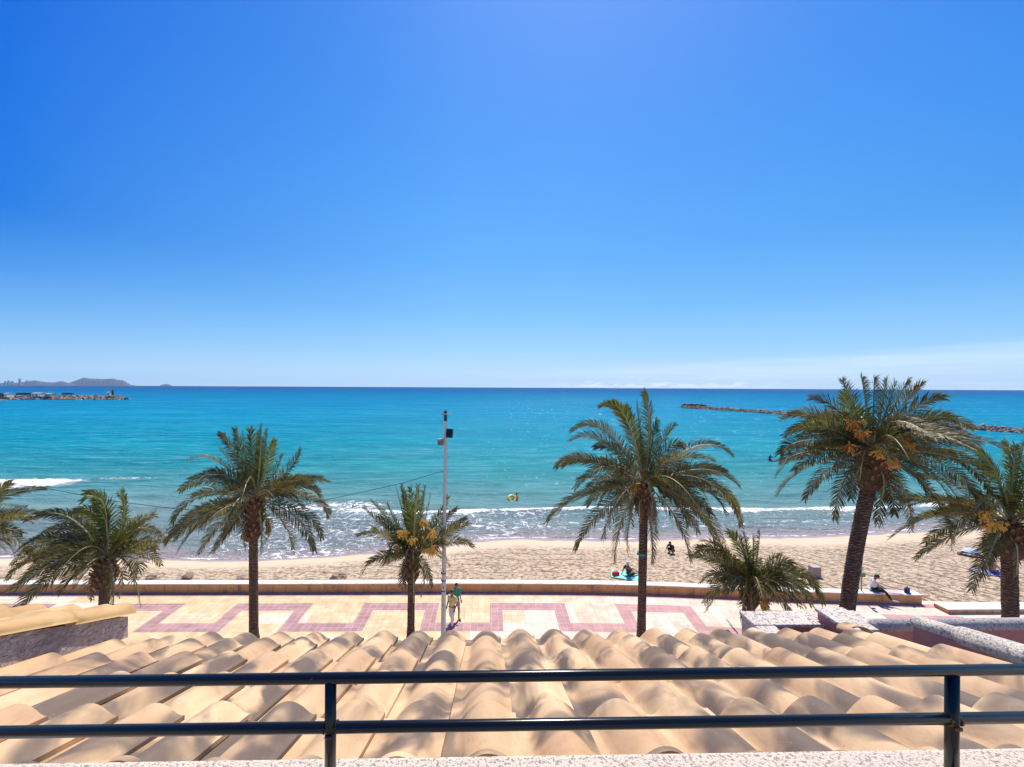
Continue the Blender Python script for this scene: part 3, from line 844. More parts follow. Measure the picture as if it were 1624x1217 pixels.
# ---------------------------------------------------- neighbouring roof on the left with its rough grey side wall
t = NT('rough_grey_render'); p = t.pos()
st = t.noise(t.mapv(p, (1, 1.0, 2.2), (R(35), 0, 0)), 26, 5, 0.75, 1.5)
c = t.mix(t.ramp(st, [(0.36, 0.0), (0.62, 1.0)]), (0.30, 0.235, 0.20), (0.82, 0.68, 0.59))
c = t.mix(t.ramp(t.noise(p, 3, 5), [(0.3, 0.5), (0.5, 0.0)]), c, (0.13, 0.11, 0.11))
t.set(Base_Color=c, Roughness=0.95); t.bump(st, 1.0, 0.02)
M['grey'] = t.m
NB = empty('neighbour_roof', (-2.6, 1.6, CAMZ - 1.2), 'yellow barrel tiled roof edge on a rough grey wall at far left', 'roof')
lo = NB.location
def nb_z(y): return CAMZ - (0.300 + 0.466 * y)       # underside of the verge tile
bm = bmesh.new()
prism_yz(bm, [(0.3 - lo.y, nb_z(0.3) - lo.z), (2.33 - lo.y, nb_z(2.33) - lo.z), (2.33 - lo.y, 2 - lo.z), (0.3 - lo.y, 2 - lo.z)], -2.45 - lo.x, -2.135 - lo.x)
bmobj('side_wall', bm, M['grey'], NB)
# verge course: barrels running down the slope over the wall head, then normal tiles further left
def barrel(V, Fc, T, x, ya, yb, zf, r, tint, taper=0.9, arc=math.pi, h=None, off=(0, 0, 0), th=0.011, ridge_lift=0.02):
    nu, nv = 13, 4; base = len(V); h = h or r
    for layer in (0, 1):
        for j in range(nv):
            v = j / (nv - 1); y = ya + (yb - ya) * v
            rr = (r if layer == 0 else r - th) * (taper + (1 - taper) * v)
            hh = (h if layer == 0 else h - th) * (taper + (1 - taper) * v)
            for i in range(nu):
                a = -arc / 2 + arc * i / (nu - 1)
                V.append((x + rr * math.sin(a) - off[0], y - off[1], zf(y) + hh * math.cos(a) + ridge_lift * v - off[2])); T.append(tint)
    def I(l, j, i): return base + l * nu * nv + j * nu + i
    for j in range(nv - 1):
        for i in range(nu - 1):
            Fc.append((I(0, j, i), I(0, j, i + 1), I(0, j + 1, i + 1), I(0, j + 1, i)))
            Fc.append((I(1, j, i), I(1, j + 1, i), I(1, j + 1, i + 1), I(1, j, i + 1)))
        for i in (0, nu - 1):
            Fc.append((I(0, j, i), I(0, j + 1, i), I(1, j + 1, i), I(1, j, i)))
    for i in range(nu - 1):
        Fc.append((I(0, nv - 1, i), I(0, nv - 1, i + 1), I(1, nv - 1, i + 1), I(1, nv - 1, i)))
        Fc.append((I(0, 0, i + 1), I(0, 0, i), I(1, 0, i), I(1, 0, i + 1)))
V, Fc, T = [], [], []
for y_end in (2.36, 2.03, 1.70, 1.37, 1.04):
    barrel(V, Fc, T, -2.185, y_end - 0.38, y_end, lambda y: nb_z(y) - 0.004, 0.074, random.random(), off=lo, h=0.062, taper=0.86)
pyd('verge_tiles', V, Fc, M['ytile'], NB, smooth=True, tint=T)
rows2 = [(e - 0.385, e) for e in (2.40, 2.07, 1.74, 1.41, 1.08)]
tile_field(rows2, 14, -2.245 - 14 * 0.2125 - 0.0, lambda y: nb_z(y) - 0.028, 0, NB, lo, M['ytile'], 'tile_field')

# ---------------------------------------------------- terrace parapets on the right
t = NT('pink_render'); p = t.pos()
c = t.mix(t.noise(p, 4, 5, 0.7), (0.36, 0.12, 0.10), (0.52, 0.21, 0.18))
t.set(Base_Color=c, Roughness=0.9); t.bump(t.noise(p, 30, 4), 0.4, 0.006); M['pinkwall'] = t.m
TER = empty('terrace_parapet', (2.6, 2.8, CAMZ - 2.6), 'pink walled terrace parapet with black speckled white top, right of centre', 'wall')
lo = TER.location
def seg_box(name, xa, xb, ya, yb, zb, zt_, mat, bev=0.006):
    bm = bmesh.new(); box(bm, ((xa + xb) / 2 - lo.x, (ya + yb) / 2 - lo.y, (zb + zt_) / 2 - lo.z), (xb - xa, yb - ya, zt_ - zb), bevel=bev)
    return bmobj(name, bm, mat, TER)
a = P(1172, 969, 3.0); zc = a.z; xa = a.x; yfar = a.y
e = P(1338, 966, 3.0)
seg_box('front_wall', xa + 0.130, e.x + 0.1, yfar - 0.165, yfar - 0.013, 0.05, zc - 0.024, M['pinkwall'])
seg_box('side_wall', xa + 0.012, xa + 0.128, 2.52, yfar - 0.012, 0.05, zc - 0.027, M['grey'])
seg_box('coping', xa, e.x + 0.1, yfar - 0.178, yfar, zc - 0.024, zc, M['speck2'])
seg_box('coping', xa - 0.003, xa + 0.145, 2.50, yfar - 0.182, zc - 0.024, zc - 0.002, M['speck2'])
# pillar
q0, q1 = P(1318, 962, 2.92), P(1388, 984, 2.66)
pz = q0.z
xp0 = P(1343, 984, 2.66).x; xp1 = P(1388, 984, 2.66).x
seg_box('pillar', xp0, xp1, q1.y - 0.01, q0.y - 0.02, 0.05, pz - 0.026, M['pinkwall'])
seg_box('pillar_cap', xp0 - 0.012, xp1 + 0.012, q1.y - 0.022, q0.y - 0.008, pz - 0.026, pz, M['speck2'])
# wall on to the right with rounded white top
w0 = P(1392, 979, 2.75)
seg_box('back_wall', xp1 + 0.014, 9.2, w0.y - 0.09, w0.y - 0.03, 0.05, w0.z - 0.03, M['pinkwall'])
bm = bmesh.new(); cyl(bm, Vector((xp1 + 0.014, w0.y - 0.06, w0.z - 0.02)) - lo, Vector((9.2, w0.y - 0.06, w0.z - 0.02)) - lo, 0.040, seg=20)
bmobj('rounded_coping', bm, M['speck2'], TER, smooth=True)
# sloping rounded party wall beside the roof
PW = empty('sloping_party_wall', (2.6, 2.0, CAMZ - 2.0), 'rounded speckled wall head sloping down beside the right end of roof', 'wall')
lo2 = PW.location
A = P(1458, 988, 2.46); B = P(1660, 1052, 1.80)
rA = 0.042
d = (B - A).normalized()
bm = bmesh.new()
mid = A.lerp(B, 0.44)
ball(bm, A - lo2, rA, 3); cyl(bm, A - lo2, mid - lo2, rA, seg=28)
Bx = B + d * 0.9
cyl(bm, mid - lo2, Bx - lo2, rA + 0.012, seg=28); ball(bm, mid - lo2, rA + 0.012, 3)
bmobj('rounded_coping', bm, M['speck2'], PW, smooth=True)
V = []; sd_w = Vector((d.y, -d.x, 0)).normalized() * 0.034
for q in (A, Bx):
    for s in (-1, 1):
        V.append(q + sd_w * s + Vector((0, 0, -0.03)) - lo2); V.append(Vector((q.x, q.y, 7.2)) + sd_w * s - lo2)
pyd('wall_body', V, [(0, 1, 3, 2), (4, 6, 7, 5), (0, 4, 5, 1), (2, 3, 7, 6), (0, 2, 6, 4)], M['pinkwall'], PW)
# a loose barrel tile seen from its open end
q = P(1368, 1004, 2.47)
V, Fc, T = [], [], []
barrel(V, Fc, T, 0, 0, 0.12, lambda y: 0.0, 0.082, 0.3, h=0.052)
bt = pyd('barrel_tile', V, Fc, M['tile'], smooth=True, tint=T)
bt.location = (q.x, q.y, q.z - 0.01); bt.rotation_euler = (R(-33), 0, R(-14))
tag(bt, 'single barrel tile showing its dark open end beyond the roof edge', 'roof tile')

# ================================================================== PALMS
def mat_leaf(name, c1, c2, dry):
    t = NT(name); ti = t.attr('tint'); oi = t.new('ShaderNodeObjectInfo')
    c = t.mix(ti, c1, c2)
    c = t.mix(t.math('MULTIPLY', oi.outputs['Random'], 0.5), c, dry)
    t.set(Base_Color=c, Roughness=0.45)
    t.b.inputs['Specular IOR Level'].default_value = 0.22
    tr = t.new('ShaderNodeBsdfTranslucent'); t.l.new(t.mix(1.0, c, (1.15, 1.25, 0.55), 'MULTIPLY'), tr.inputs[0])
    ms = t.new('ShaderNodeMixShader'); ms.inputs[0].default_value = 0.30
    t.l.new(t.b.outputs[0], ms.inputs[1]); t.l.new(tr.outputs[0], ms.inputs[2]); t.l.new(ms.outputs[0], t.out.inputs[0])
    return t.m
M['leaf'] = mat_leaf('palm_leaflet', (0.042, 0.040, 0.008), (0.24, 0.205, 0.07), (0.16, 0.115, 0.055))
M['leaf_fresh'] = mat_leaf('palm_leaflet_fresh', (0.045, 0.060, 0.006), (0.19, 0.215, 0.035), (0.15, 0.14, 0.035))
M['leaf_dead'] = mat_leaf('palm_leaflet_dead', (0.10, 0.055, 0.025), (0.30, 0.19, 0.10), (0.22, 0.13, 0.07))
M['rachis'] = simple('palm_rachis', (0.30, 0.26, 0.13), 0.5, 0.2, 6)
t = NT('palm_trunk_bark'); ti = t.attr('tint'); p = t.obj()
c = t.mix(t.ramp(ti, [(0.0, 0.0), (0.6, 0.4), (1.0, 1.0)]), (0.055, 0.026, 0.014), (0.46, 0.255, 0.135))
c = t.mix(t.ramp(t.noise(p, 9, 4, 0.7), [(0.4, 0.5), (0.6, 0.0)]), c, (0.035, 0.022, 0.016))
t.set(Base_Color=c, Roughness=0.9); t.bump(t.noise(p, 22, 4), 0.6, 0.03)
M['bark'] = t.m
t = NT('palm_boot'); p = t.obj(); ti = t.attr('tint')
t.set(Base_Color=t.mix(t.math('MULTIPLY', ti, t.noise(p, 6, 4)), (0.07, 0.035, 0.016), (0.42, 0.20, 0.075)), Roughness=0.85); M['boot'] = t.m
M['fruit'] = simple('date_fruit_orange', (0.62, 0.24, 0.025), 0.45, 0.35, 14)
M['fruit_y'] = simple('date_fruit_yellow', (0.68, 0.38, 0.05), 0.45, 0.35, 14)
M['stalk'] = simple('fruit_stalk', (0.55, 0.27, 0.04), 0.5, 0.2, 10)

def frond(parent, p0, p1, p2, seed, leaf=0.52, mat='leaf', n=None, roll=None, wind=Vector((0, 0, 0)), ragged=0.0):
    rng = random.Random(seed)
    org = Vector(parent.location)
    Lf = (p1 - p0).length * 0.5 + (p2 - p1).length * 0.5 + (p2 - p0).length * 0.25
    n = n or max(34, int(Lf * 27))
    V, Fc, T, MI = [], [], [], []
    def pt(t_): return p0.lerp(p1, t_).lerp(p1.lerp(p2, t_), t_)
    # p1 is a point the curve should pass near: push the control outwards
    p1 = p1 * 1.6 - (p0 + p2) * 0.3
    ax = (p2 - p0)
    S0 = ax.cross(UP)
    if S0.length < 0.25 * ax.length: S0 = ax.cross(FWD) if rng.random() < 0.7 else ax.cross(RGT)
    S0.normalize()
    if roll is None: roll = rng.choice((-1, 1)) * rng.uniform(R(25), R(80))
    # rachis
    rb = len(V); K = 12
    for k in range(K + 1):
        t_ = k / K; c = pt(t_); T_ = (pt(min(1, t_ + .02)) - pt(max(0, t_ - .02))).normalized()
        S = (S0 - T_ * S0.dot(T_)).normalized(); N = S.cross(T_)
        r = 0.040 * (1 - t_) ** 0.8 + 0.005
        for an in (0, 1, 2, 3):
            q = c + (S * math.cos(an * math.pi / 2) * 1.3 + N * math.sin(an * math.pi / 2) * 0.7) * r
            V.append(q - org); T.append(0.5)
    for k in range(K):
        for an in range(4):
            a = rb + k * 4 + an; b = rb + k * 4 + (an + 1) % 4
            Fc.append((a, b, b + 4, a + 4)); MI.append(1)
    for i in range(n):
        t_ = 0.13 + 0.87 * (i + rng.random() * 0.6) / n
        t_ = min(t_, 1.0)
        c = pt(t_); T_ = (pt(min(1, t_ + .02)) - pt(max(0, t_ - .02))).normalized()
        S = (S0 - T_ * S0.dot(T_)).normalized()
        S = Matrix.Rotation(roll + 0.25 * math.sin(t_ * 3 + seed), 3, T_) @ S
        N = S.cross(T_)
        if N.z < 0: N = -N
        prof = min(1, 0.35 + t_ * 3.0) * (1.0 if t_ < 0.55 else 1 - (t_ - 0.55) * 1.15)
        ang = R(62) - R(38) * t_
        for s in (-1, 1):
            if ragged and rng.random() < ragged: continue
            ln = leaf * 1.12 * prof * rng.uniform(0.72, 1.12)
            dr = (T_ * math.cos(ang) + S * s * math.sin(ang) + N * rng.uniform(0.05, 0.40))
            dr += Vector((rng.uniform(-.13, .13), rng.uniform(-.13, .13), rng.uniform(-.13, .13))) + wind * 0.55
            dr.normalize()
            d2 = (dr + Vector((0, 0, -0.42)) * rng.uniform(0.4, 1.2) + wind * 0.5).normalized()
            wv = dr.cross(N if abs(dr.dot(N)) < 0.9 else T_).normalized()
            wd = 0.017 * rng.uniform(0.8, 1.25)
            m1 = c + dr * ln * 0.55; e = m1 + d2 * ln * 0.45
            b = len(V)
            tt = rng.random()
            V.extend([c - wv * wd * 0.6 - org, c + wv * wd * 0.6 - org, m1 + wv * wd - org, m1 - wv * wd - org, e - org])
            T.extend([tt] * 5)
            Fc.append((b, b + 1, b + 2, b + 3)); MI.append(0)
            Fc.append((b + 3, b + 2, b + 4)); MI.append(0)
    o = pyd('frond', V, Fc, [M[mat], M['rachis']], parent, tint=T, mi=MI)
    return o
def trunk(parent, base, top, r0, r1, seed, bend=None):
    rng = random.Random(seed); org = Vector(parent.location)
    L = (top - base).length; nz_ = int(L / 0.03); na = 24
    V, Fc, T = [], [], []
    ctrl = (base + top) / 2 + (bend or Vector((0, 0, 0)))
    for j in range(nz_ + 1):
        f = j / nz_
        c = base.lerp(ctrl, f).lerp(ctrl.lerp(top, f), f)
        h = f * L
        flare = 1 + 0.35 * math.exp(-h / 0.25)
        r = (r0 + (r1 - r0) * f) * flare
        for k in range(na):
            a = k * 2 * math.pi / na
            row = h / 0.125 + 1.1 * noise.noise(Vector((math.cos(a) * 1.6, math.sin(a) * 1.6, h * 1.3 + seed * 3)))
            ph = (row + (0.5 if (k // 3) % 2 else 0.0) + 0.25 * math.sin(k * 2.6)) % 1.0       # rough overlapping leaf scars
            saw = (1 - ph)
            rr = r * (1 + 0.13 * (saw - 0.5) + 0.05 * noise.noise(Vector((math.cos(a) * 2, math.sin(a) * 2, h * 4 + seed))))
            V.append(c + Vector((math.cos(a) * rr, math.sin(a) * rr, 0)) - org)
            T.append(max(0, min(1, 1.1 * saw ** 2 * (0.2 + 1.3 * rng.random()) - 0.08)))
    for j in range(nz_):
        for k in range(na):
            a = j * na + k; b = j * na + (k + 1) % na
            Fc.append((a, b, b + na, a + na))
    Fc.append(tuple(range(nz_ * na, nz_ * na + na)))
    return pyd('trunk', V, Fc, M['bark'], parent, tint=T)
def boot(parent, c0, c1, r0, r1, seed, n=70):
    """bulge of cut leaf bases under the crown"""
    rng = random.Random(seed); org = Vector(parent.location); V, Fc, T = [], [], []
    na, nj = 16, 8
    for j in range(nj + 1):
        f = j / nj; c = c0.lerp(c1, f); r = (r0 + (r1 - r0) * math.sin(math.pi * min(1, f * 0.62 + 0.18))) * 0.80
        if j == nj: r *= 0.4
        for k in range(na):
            a = k * 2 * math.pi / na
            V.append(c + Vector((math.cos(a), math.sin(a), 0)) * r - org); T.append(0.15)
    for j in range(nj):
        for k in range(na):
            a = j * na + k; b = j * na + (k + 1) % na; Fc.append((a, b, b + na, a + na))
    for i in range(n):
        f = i / n; a = i * 2.39996
        c = c0.lerp(c1, f); r = (r0 + (r1 - r0) * math.sin(math.pi * min(1, f * 0.62 + 0.18))) * 0.72
        out = Vector((math.cos(a), math.sin(a), 0)); tan = Vector((-math.sin(a), math.cos(a), 0))
        p_ = c + out * r; dr = (out * 0.55 + UP * rng.uniform(0.5, 1.0)).normalized(); ln = rng.uniform(0.16, 0.34)
        wd = rng.uniform(0.045, 0.075); nn = dr.cross(tan)
        b = len(V); tt = rng.uniform(0.3, 1.0)
        for q, s in ((p_ - dr * 0.05, 1.0), (p_ + dr * ln, 0.55)):
            V += [q + tan * wd * s - nn * 0.02 - org, q - tan * wd * s - nn * 0.02 - org, q - tan * wd * s + nn * 0.025 - org, q + tan * wd * s + nn * 0.025 - org]
            T += [tt * (0.5 if s == 1.0 else 1.0)] * 4
        for k in range(4):
            Fc.append((b + k, b + (k + 1) % 4, b + 4 + (k + 1) % 4, b + 4 + k))
        Fc.append((b + 4, b + 5, b + 6, b + 7))
    return pyd('leaf_base_boot', V, Fc, M['boot'], parent, tint=T)
def fruit(parent, c, out, seed, mat='fruit', size=0.5, n=34):
    rng = random.Random(seed); org = Vector(parent.location); bm = bmesh.new()
    neck = c + out * 0.75
    for i in range(n):
        d = (out * 0.35 + Vector((rng.uniform(-1, 1), rng.uniform(-1, 1), rng.uniform(-1.4, 0.3)))).normalized()
        ln = size * rng.uniform(0.5, 1.0)
        prev = neck
        for k in range(0, 9):
            f = k / 8
            q = neck + d * ln * f + Vector((0, 0, -0.25 * size * f * f))
            if True:
                r = rng.uniform(0.018, 0.030)
                bmesh.ops.create_icosphere(bm, subdivisions=1, radius=r, matrix=Matrix.Translation(q - org + Vector((rng.uniform(-.02, .02), rng.uniform(-.02, .02), 0))) @ Matrix.Diagonal((1, 1, 1.4, 1)))
            prev = q
    o = bmobj('fruit_cluster', bm, M[mat], parent)
    bm = bmesh.new()
    cyl(bm, c - org, neck - org, 0.025, 0.018, 6)
    bmobj('fruit_stalk', bm, M['stalk'], o)
    return o

def palm(spec):
    Z = spec['Z']
    cpx = spec['c']; crown = P(cpx[0], cpx[1], Z)
    if 'base' in spec:
        bp_ = G(*spec['base']) if len(spec['base']) == 2 else P(*spec['base']); bp_.z = 0
    else:
        bp_ = P(spec['tx'], 900, Z); bp_.z = 0
    e = empty('palm_tree', tuple(bp_), spec['label'], 'palm tree', 'palm trees along the promenade')
    seed = spec['seed']; rng = random.Random(seed)
    r = spec['r']
    bt_ = P(spec['boot'][0], spec['boot'][1], Z)           # bottom of the boot
    trunk(e, bp_ + Vector((0, 0, -0.05)), bt_ + (crown - bt_) * 0.3, r * 1.05, r, seed, spec.get('bend'))
    boot(e, bt_, crown + (crown - bt_) * 0.08, r, spec['boot'][2], seed, int(26 + 34 * (crown - bt_).length))
    ox, oy, k = spec['crop']
    for i, fr in enumerate(spec['fronds']):
        tip, mid = fr[0], fr[1]
        dz = fr[2] if len(fr) > 2 else rng.uniform(-0.9, 0.9)
        s = 0.28
        p2 = P(cpx[0] + (ox + tip[0] / k - cpx[0]) * 0.94, cpx[1] + (oy + tip[1] / k - cpx[1]) * 0.94, Z + dz)
        p1 = P(ox + mid[0] / k, oy + mid[1] / k, Z + dz * 0.4)
        an = rng.uniform(0, 6.28)
        d = (p1 - crown); d.z = max(-0.1, d.z)
        p0 = crown + d.normalized() * 0.12 + Vector((0, 0, rng.uniform(-0.15, 0.1)))
        up = tip[1] < (cpx[1] - oy) * k - 60 and abs(tip[0] - (cpx[0] - ox) * k) < 260
        frond(e, p0, p1, p2, seed * 100 + i, spec.get('leaf', 0.50) * rng.uniform(0.9, 1.1), 'leaf_fresh' if up else 'leaf', wind=spec.get('wind', Vector((0, 0, 0))), ragged=spec.get('ragged', 0.03))
    # fronds pointing towards and away from the camera fill the crown in depth
    nf = spec.get('fill', 16); Lm = spec['len']
    wnd = spec.get('wind', Vector((0, 0, 0)))
    for i in range(nf):
        a = (i + rng.random() * 0.7) / nf * 2 * math.pi
        d = Vector((math.cos(a) * 0.75, math.sin(a), 0)).normalized()
        el = rng.uniform(R(-5), R(62))
        Lr = Lm * rng.uniform(0.72, 1.0)
        p1 = crown + (d * math.cos(el) + UP * math.sin(el)) * Lr * 0.5 + wnd * 0.35 * Lr * 0.5
        p2 = crown + d * Lr * (0.55 + 0.35 * math.cos(el)) + UP * (math.sin(el) * Lr * 0.75 - Lr * rng.uniform(0.15, 0.55)) + wnd * 0.6 * Lr
        frond(e, crown.copy(), p1, p2, seed * 1000 + i, spec.get('leaf', 0.5), 'leaf', wind=wnd, ragged=0.03)
    for i in range(spec.get('dead', 4)):
        a = i * 2.4 + seed; d = Vector((math.cos(a), math.sin(a), 0)); b0 = bt_.lerp(crown, 0.55)
        ln = rng.uniform(0.9, 1.5)
        frond(e, b0 + d * r * 1.2, b0 + d * (r + 0.45) + UP * -0.25, b0 + d * (r + 0.28) - UP * ln, seed * 700 + i, 0.34, 'leaf_dead', ragged=0.3)
    for i, (fx, fy, dz, sz, mt) in enumerate(spec.get('fruit', [])):
        sz *= 0.85
        q = P(ox + fx / k, oy + fy / k, Z + dz)
        out = (q - crown); ln = out.length; 
        fruit(e, q - out.normalized() * min(0.75, ln), out.normalized(), seed * 50 + i, mt, sz, 30)
    return e

Zp = 17.3
PALMS = [
 dict(label='slim trunked palm left of the lamp post, upright tuft over drooping fronds', seed=2, Z=17.2, c=(406, 792), tx=403, boot=(400, 856, 0.44), r=0.175, crop=(240, 640, 5.07), len=3.6, fill=16, leaf=0.50,
  fronds=[((530,210),(670,390)),((665,170),(735,440)),((720,190),(760,420)),((790,175),(820,450)),((850,200),(850,450)),((890,140),(875,450)),((935,180),(905,470)),((1000,270),(940,460)),((1225,345),(1110,540)),((1060,400),(990,580)),
   ((280,430),(540,440)),((530,340),(650,480)),((190,700),(480,600)),((460,530),(640,600)),((1400,590),(1130,640)),((1390,740),(1180,640)),((1370,690),(1120,600)),((1460,930),(1300,740)),((1400,1100),(1240,860)),((1340,1210),(1180,900)),
   ((1150,1200),(1080,960)),((1245,850),(1110,740)),((945,1060),(925,900)),((125,980),(360,730)),((70,1150),(350,870)),((180,1215),(440,900)),((360,1230),(560,940)),((480,1215),(660,950)),((560,1100),(690,900)),((160,1070),(400,820)),((250,1100),(500,850)),((880,1200),(890,1000)),((800,1000),(810,880))],
  fruit=[]),
 dict(label='short bushy palm with yellow fruit just left of the white lamp post', seed=23, Z=17.3, c=(654, 880), tx=652, boot=(652, 922, 0.36), r=0.155, crop=(560, 640, 3.203), len=2.2, fill=14, leaf=0.42,
  fronds=[((210,400),(262,590)),((245,395),(280,600)),((290,410),(300,600)),((330,400),(315,600)),((370,400),(338,600)),((402,440),(360,620)),((490,460),(412,620)),((80,480),(190,600)),((40,518),(170,640)),((165,500),(235,640)),
   ((590,570),(470,650)),((600,600),(480,660)),((628,725),(500,690)),((470,690),(400,720)),((0,665),(150,660)),((30,870),(130,775)),((180,750),(225,700)),((80,625),(190,680)),((260,430),(285,620)),((120,560),(210,650)),((430,540),(375,660)),((540,520),(430,620))],
  fruit=[(255,650,-0.6,0.42,'fruit_y'),(400,650,-0.7,0.40,'fruit_y'),(395,735,-0.8,0.42,'fruit_y'),(230,730,-0.5,0.30,'fruit_y'),(355,600,-0.2,0.35,'fruit_y'),(300,690,-0.9,0.3,'fruit_y')]),
 dict(label='tall palm right of centre with green cord round its trunk', seed=4, Z=17.3, c=(1021, 768), tx=1017.5, boot=(1021, 815, 0.44), r=0.175, crop=(840, 600, 4.0575), len=3.9, fill=18, leaf=0.55,
  fronds=[((435,150),(610,220)),((500,130),(640,260)),((620,150),(690,360)),((740,60),(775,300)),((780,120),(780,340)),((680,120),(715,360)),((820,250),(790,400)),((950,280),(850,400)),((240,320),(480,290)),((235,385),(470,370)),((400,430),(560,450)),
   ((135,570),(340,490)),((180,560),(400,520)),((1335,485),(1090,400)),((1000,420),(880,440)),((1380,690),(1120,560)),((1300,600),(1080,580)),((1400,970),(1220,690)),((1290,880),(1120,680)),((1300,1210),(1120,830)),((1230,1100),(1060,800)),((1100,1010),(960,750)),
   ((1050,1210),(960,900)),((860,830),(850,690)),((75,945),(300,740)),((290,645),(460,640)),((265,1130),(450,840)),((350,820),(480,720)),((530,1210),(590,880)),((620,1150),(640,900)),((790,1215),(790,980)),((1040,960),(930,740)),((150,880),(380,700)),((1380,880),(1180,650)),((1180,820),(1030,640))],
  fruit=[(660,700,-0.5,0.3,'fruit'),(740,590,-0.3,0.22,'fruit')]),
 dict(label='largest palm, thick leaning trunk and orange date clusters, right of picture', seed=6, Z=16.8, c=(1384, 716), base=(1338, 1022), boot=(1380, 776, 0.66), r=0.26, crop=(1200, 580, 3.804), len=4.2, fill=30, leaf=0.62, bend=Vector((-0.32, 0, 0)), wind=Vector((0.10, 0, 0)),
  fronds=[((505,65),(590,240)),((630,45),(660,230)),((710,55),(705,240)),((790,60),(755,240)),((850,80),(790,250)),((925,65),(840,220)),((1015,90),(880,230)),((1150,175),(950,240)),((310,180),(490,250)),((510,145),(575,300)),((125,310),(400,290)),((180,410),(400,350)),
   ((105,535),(300,430)),((80,680),(290,510)),((95,790),(300,600)),((265,825),(440,600)),((455,950),(520,680)),((735,980),(755,720)),((840,920),(810,710)),((950,1020),(900,740)),((1350,375),(1050,290)),((1240,330),(1000,300)),((1440,570),(1180,440)),((1460,800),(1200,520)),
   ((1400,900),(1180,590)),((1310,960),(1100,640)),((1210,1150),(1080,760)),((1040,790),(940,620)),((1350,700),(1120,500)),((1470,690),(1220,490)),((1200,850),(1040,630)),((1100,420),(920,380)),((240,560),(420,470)),((200,640),(400,520)),((560,820),(600,640)),((1380,480),(1130,400)),((330,480),(480,420))],
  fruit=[(590,340,-0.5,0.48,'fruit'),(560,480,-0.7,0.46,'fruit'),(640,400,-0.9,0.40,'fruit'),(840,310,-0.2,0.50,'fruit'),(870,430,-0.8,0.50,'fruit'),(820,560,-1.0,0.50,'fruit'),(730,515,-1.0,0.36,'fruit_y'),(900,460,-0.5,0.42,'fruit')]),
 dict(label='palm at right edge with amber fruit and heavy ringed boot', seed=8, Z=16.6, c=(1600, 828), tx=1604, boot=(1600, 884, 0.62), r=0.235, crop=(1200, 580, 3.804), len=3.9, fill=16, leaf=0.55, wind=Vector((-0.08, 0, 0)),
  fronds=[((1500,430),(1545,650)),((1560,450),(1550,650)),((1620,440),(1570,650)),((1690,480),(1610,650)),((1300,465),(1450,640)),((1750,560),(1640,700)),((750,900),(1130,790)),((760,1050),(1130,860)),((830,830),(1150,790)),((985,1080),(1230,910)),
   ((930,1180),(1200,1000)),((1280,1380),(1400,1080)),((1350,1300),(1430,1060)),((1850,700),(1700,760)),((1900,950),(1750,850)),((1850,1150),(1720,950)),((1750,1250),(1670,1000)),((1400,760),(1480,820)),((1050,900),(1290,850)),((1620,700),(1590,780))],
  fruit=[(1380,880,-0.4,0.55,'fruit_y'),(1450,940,-0.6,0.5,'fruit_y'),(1400,960,-0.2,0.4,'fruit_y'),(1640,960,-0.6,0.5,'fruit_y')]),
 dict(label='stubby palm behind the speckled terrace parapet', seed=5, Z=17.3, c=(1192, 933), tx=1191, boot=(1190, 962, 0.40), r=0.16, crop=(1040, 820, 5.07), len=2.6, fill=26, leaf=0.50, wind=Vector((0.06, 0, -0.12)),
  fronds=[((580,95),(700,260)),((640,110),(720,280)),((700,100),(745,300)),((780,120),(785,330)),((842,85),(815,330)),((300,250),(540,260)),((345,170),(560,260)),((240,300),(520,340)),((335,530),(520,420)),((405,545),(560,430)),((290,220),(520,300)),
   ((1290,730),(1080,440)),((1385,705),(1160,400)),((1330,600),(1100,360)),((1230,750),(1050,500)),((975,695),(900,560)),((1010,290),(880,380)),((1110,360),(960,370)),((1200,470),(1000,390)),((450,250),(620,330)),((660,690),(710,610)),((1050,330),(900,400))],
  fruit=[(840,640,-0.5,0.30,'fruit'),(860,690,-0.3,0.26,'fruit_y')]),
 dict(label='windswept palm with brown shaggy boot above the yellow roof', seed=1, Z=17.0, c=(168, 886), tx=163, boot=(165, 934, 0.46), r=0.17, crop=(0, 740, 4.0575), len=3.5, fill=20, leaf=0.54, wind=Vector((-0.38, 0, -0.06)),
  fronds=[((530,195),(680,210)),((540,140),(700,240)),((470,270),(640,300)),((760,150),(830,330)),((790,130),(810,350)),((1035,255),(860,420)),((1180,400),(950,460)),((1110,470),(900,520)),((130,330),(450,290)),((200,320),(470,330)),((0,745),(300,480)),((110,760),(370,520)),
   ((30,640),(330,440)),((235,765),(450,560)),((365,825),(510,650)),((480,785),(560,660)),((860,750),(900,580)),((60,560),(340,420)),((180,640),(420,470)),((310,560),(480,460)),((440,280),(600,330)),((860,485),(790,500)),((600,230),(690,350)),((250,420),(470,380)),((920,330),(820,460)),((320,700),(480,560)),((20,700),(330,540))],
  fruit=[]),
 dict(label='palm mostly cut off by the left picture edge', seed=9, Z=17.0, c=(-62, 850), tx=-66, boot=(-63, 905, 0.44), r=0.18, crop=(0, 740, 4.0575), len=3.4, fill=16, leaf=0.50,
  fronds=[((90,85),(-60,200)),((200,250),(-20,310)),((170,430),(-40,380)),((110,565),(0,450)),((60,380),(-80,400)),((-50,40),(-180,250)),((-250,0),(-240,250)),((-400,60),(-320,280)),((-600,250),(-420,320)),((-650,500),(-430,400)),((-560,740),(-420,520)),((-400,800),(-330,560)),((-100,700),(-170,520)),((250,340),(20,340)),((60,560),(-60,450))],
  fruit=[]),
]
for s in PALMS: palm(s)
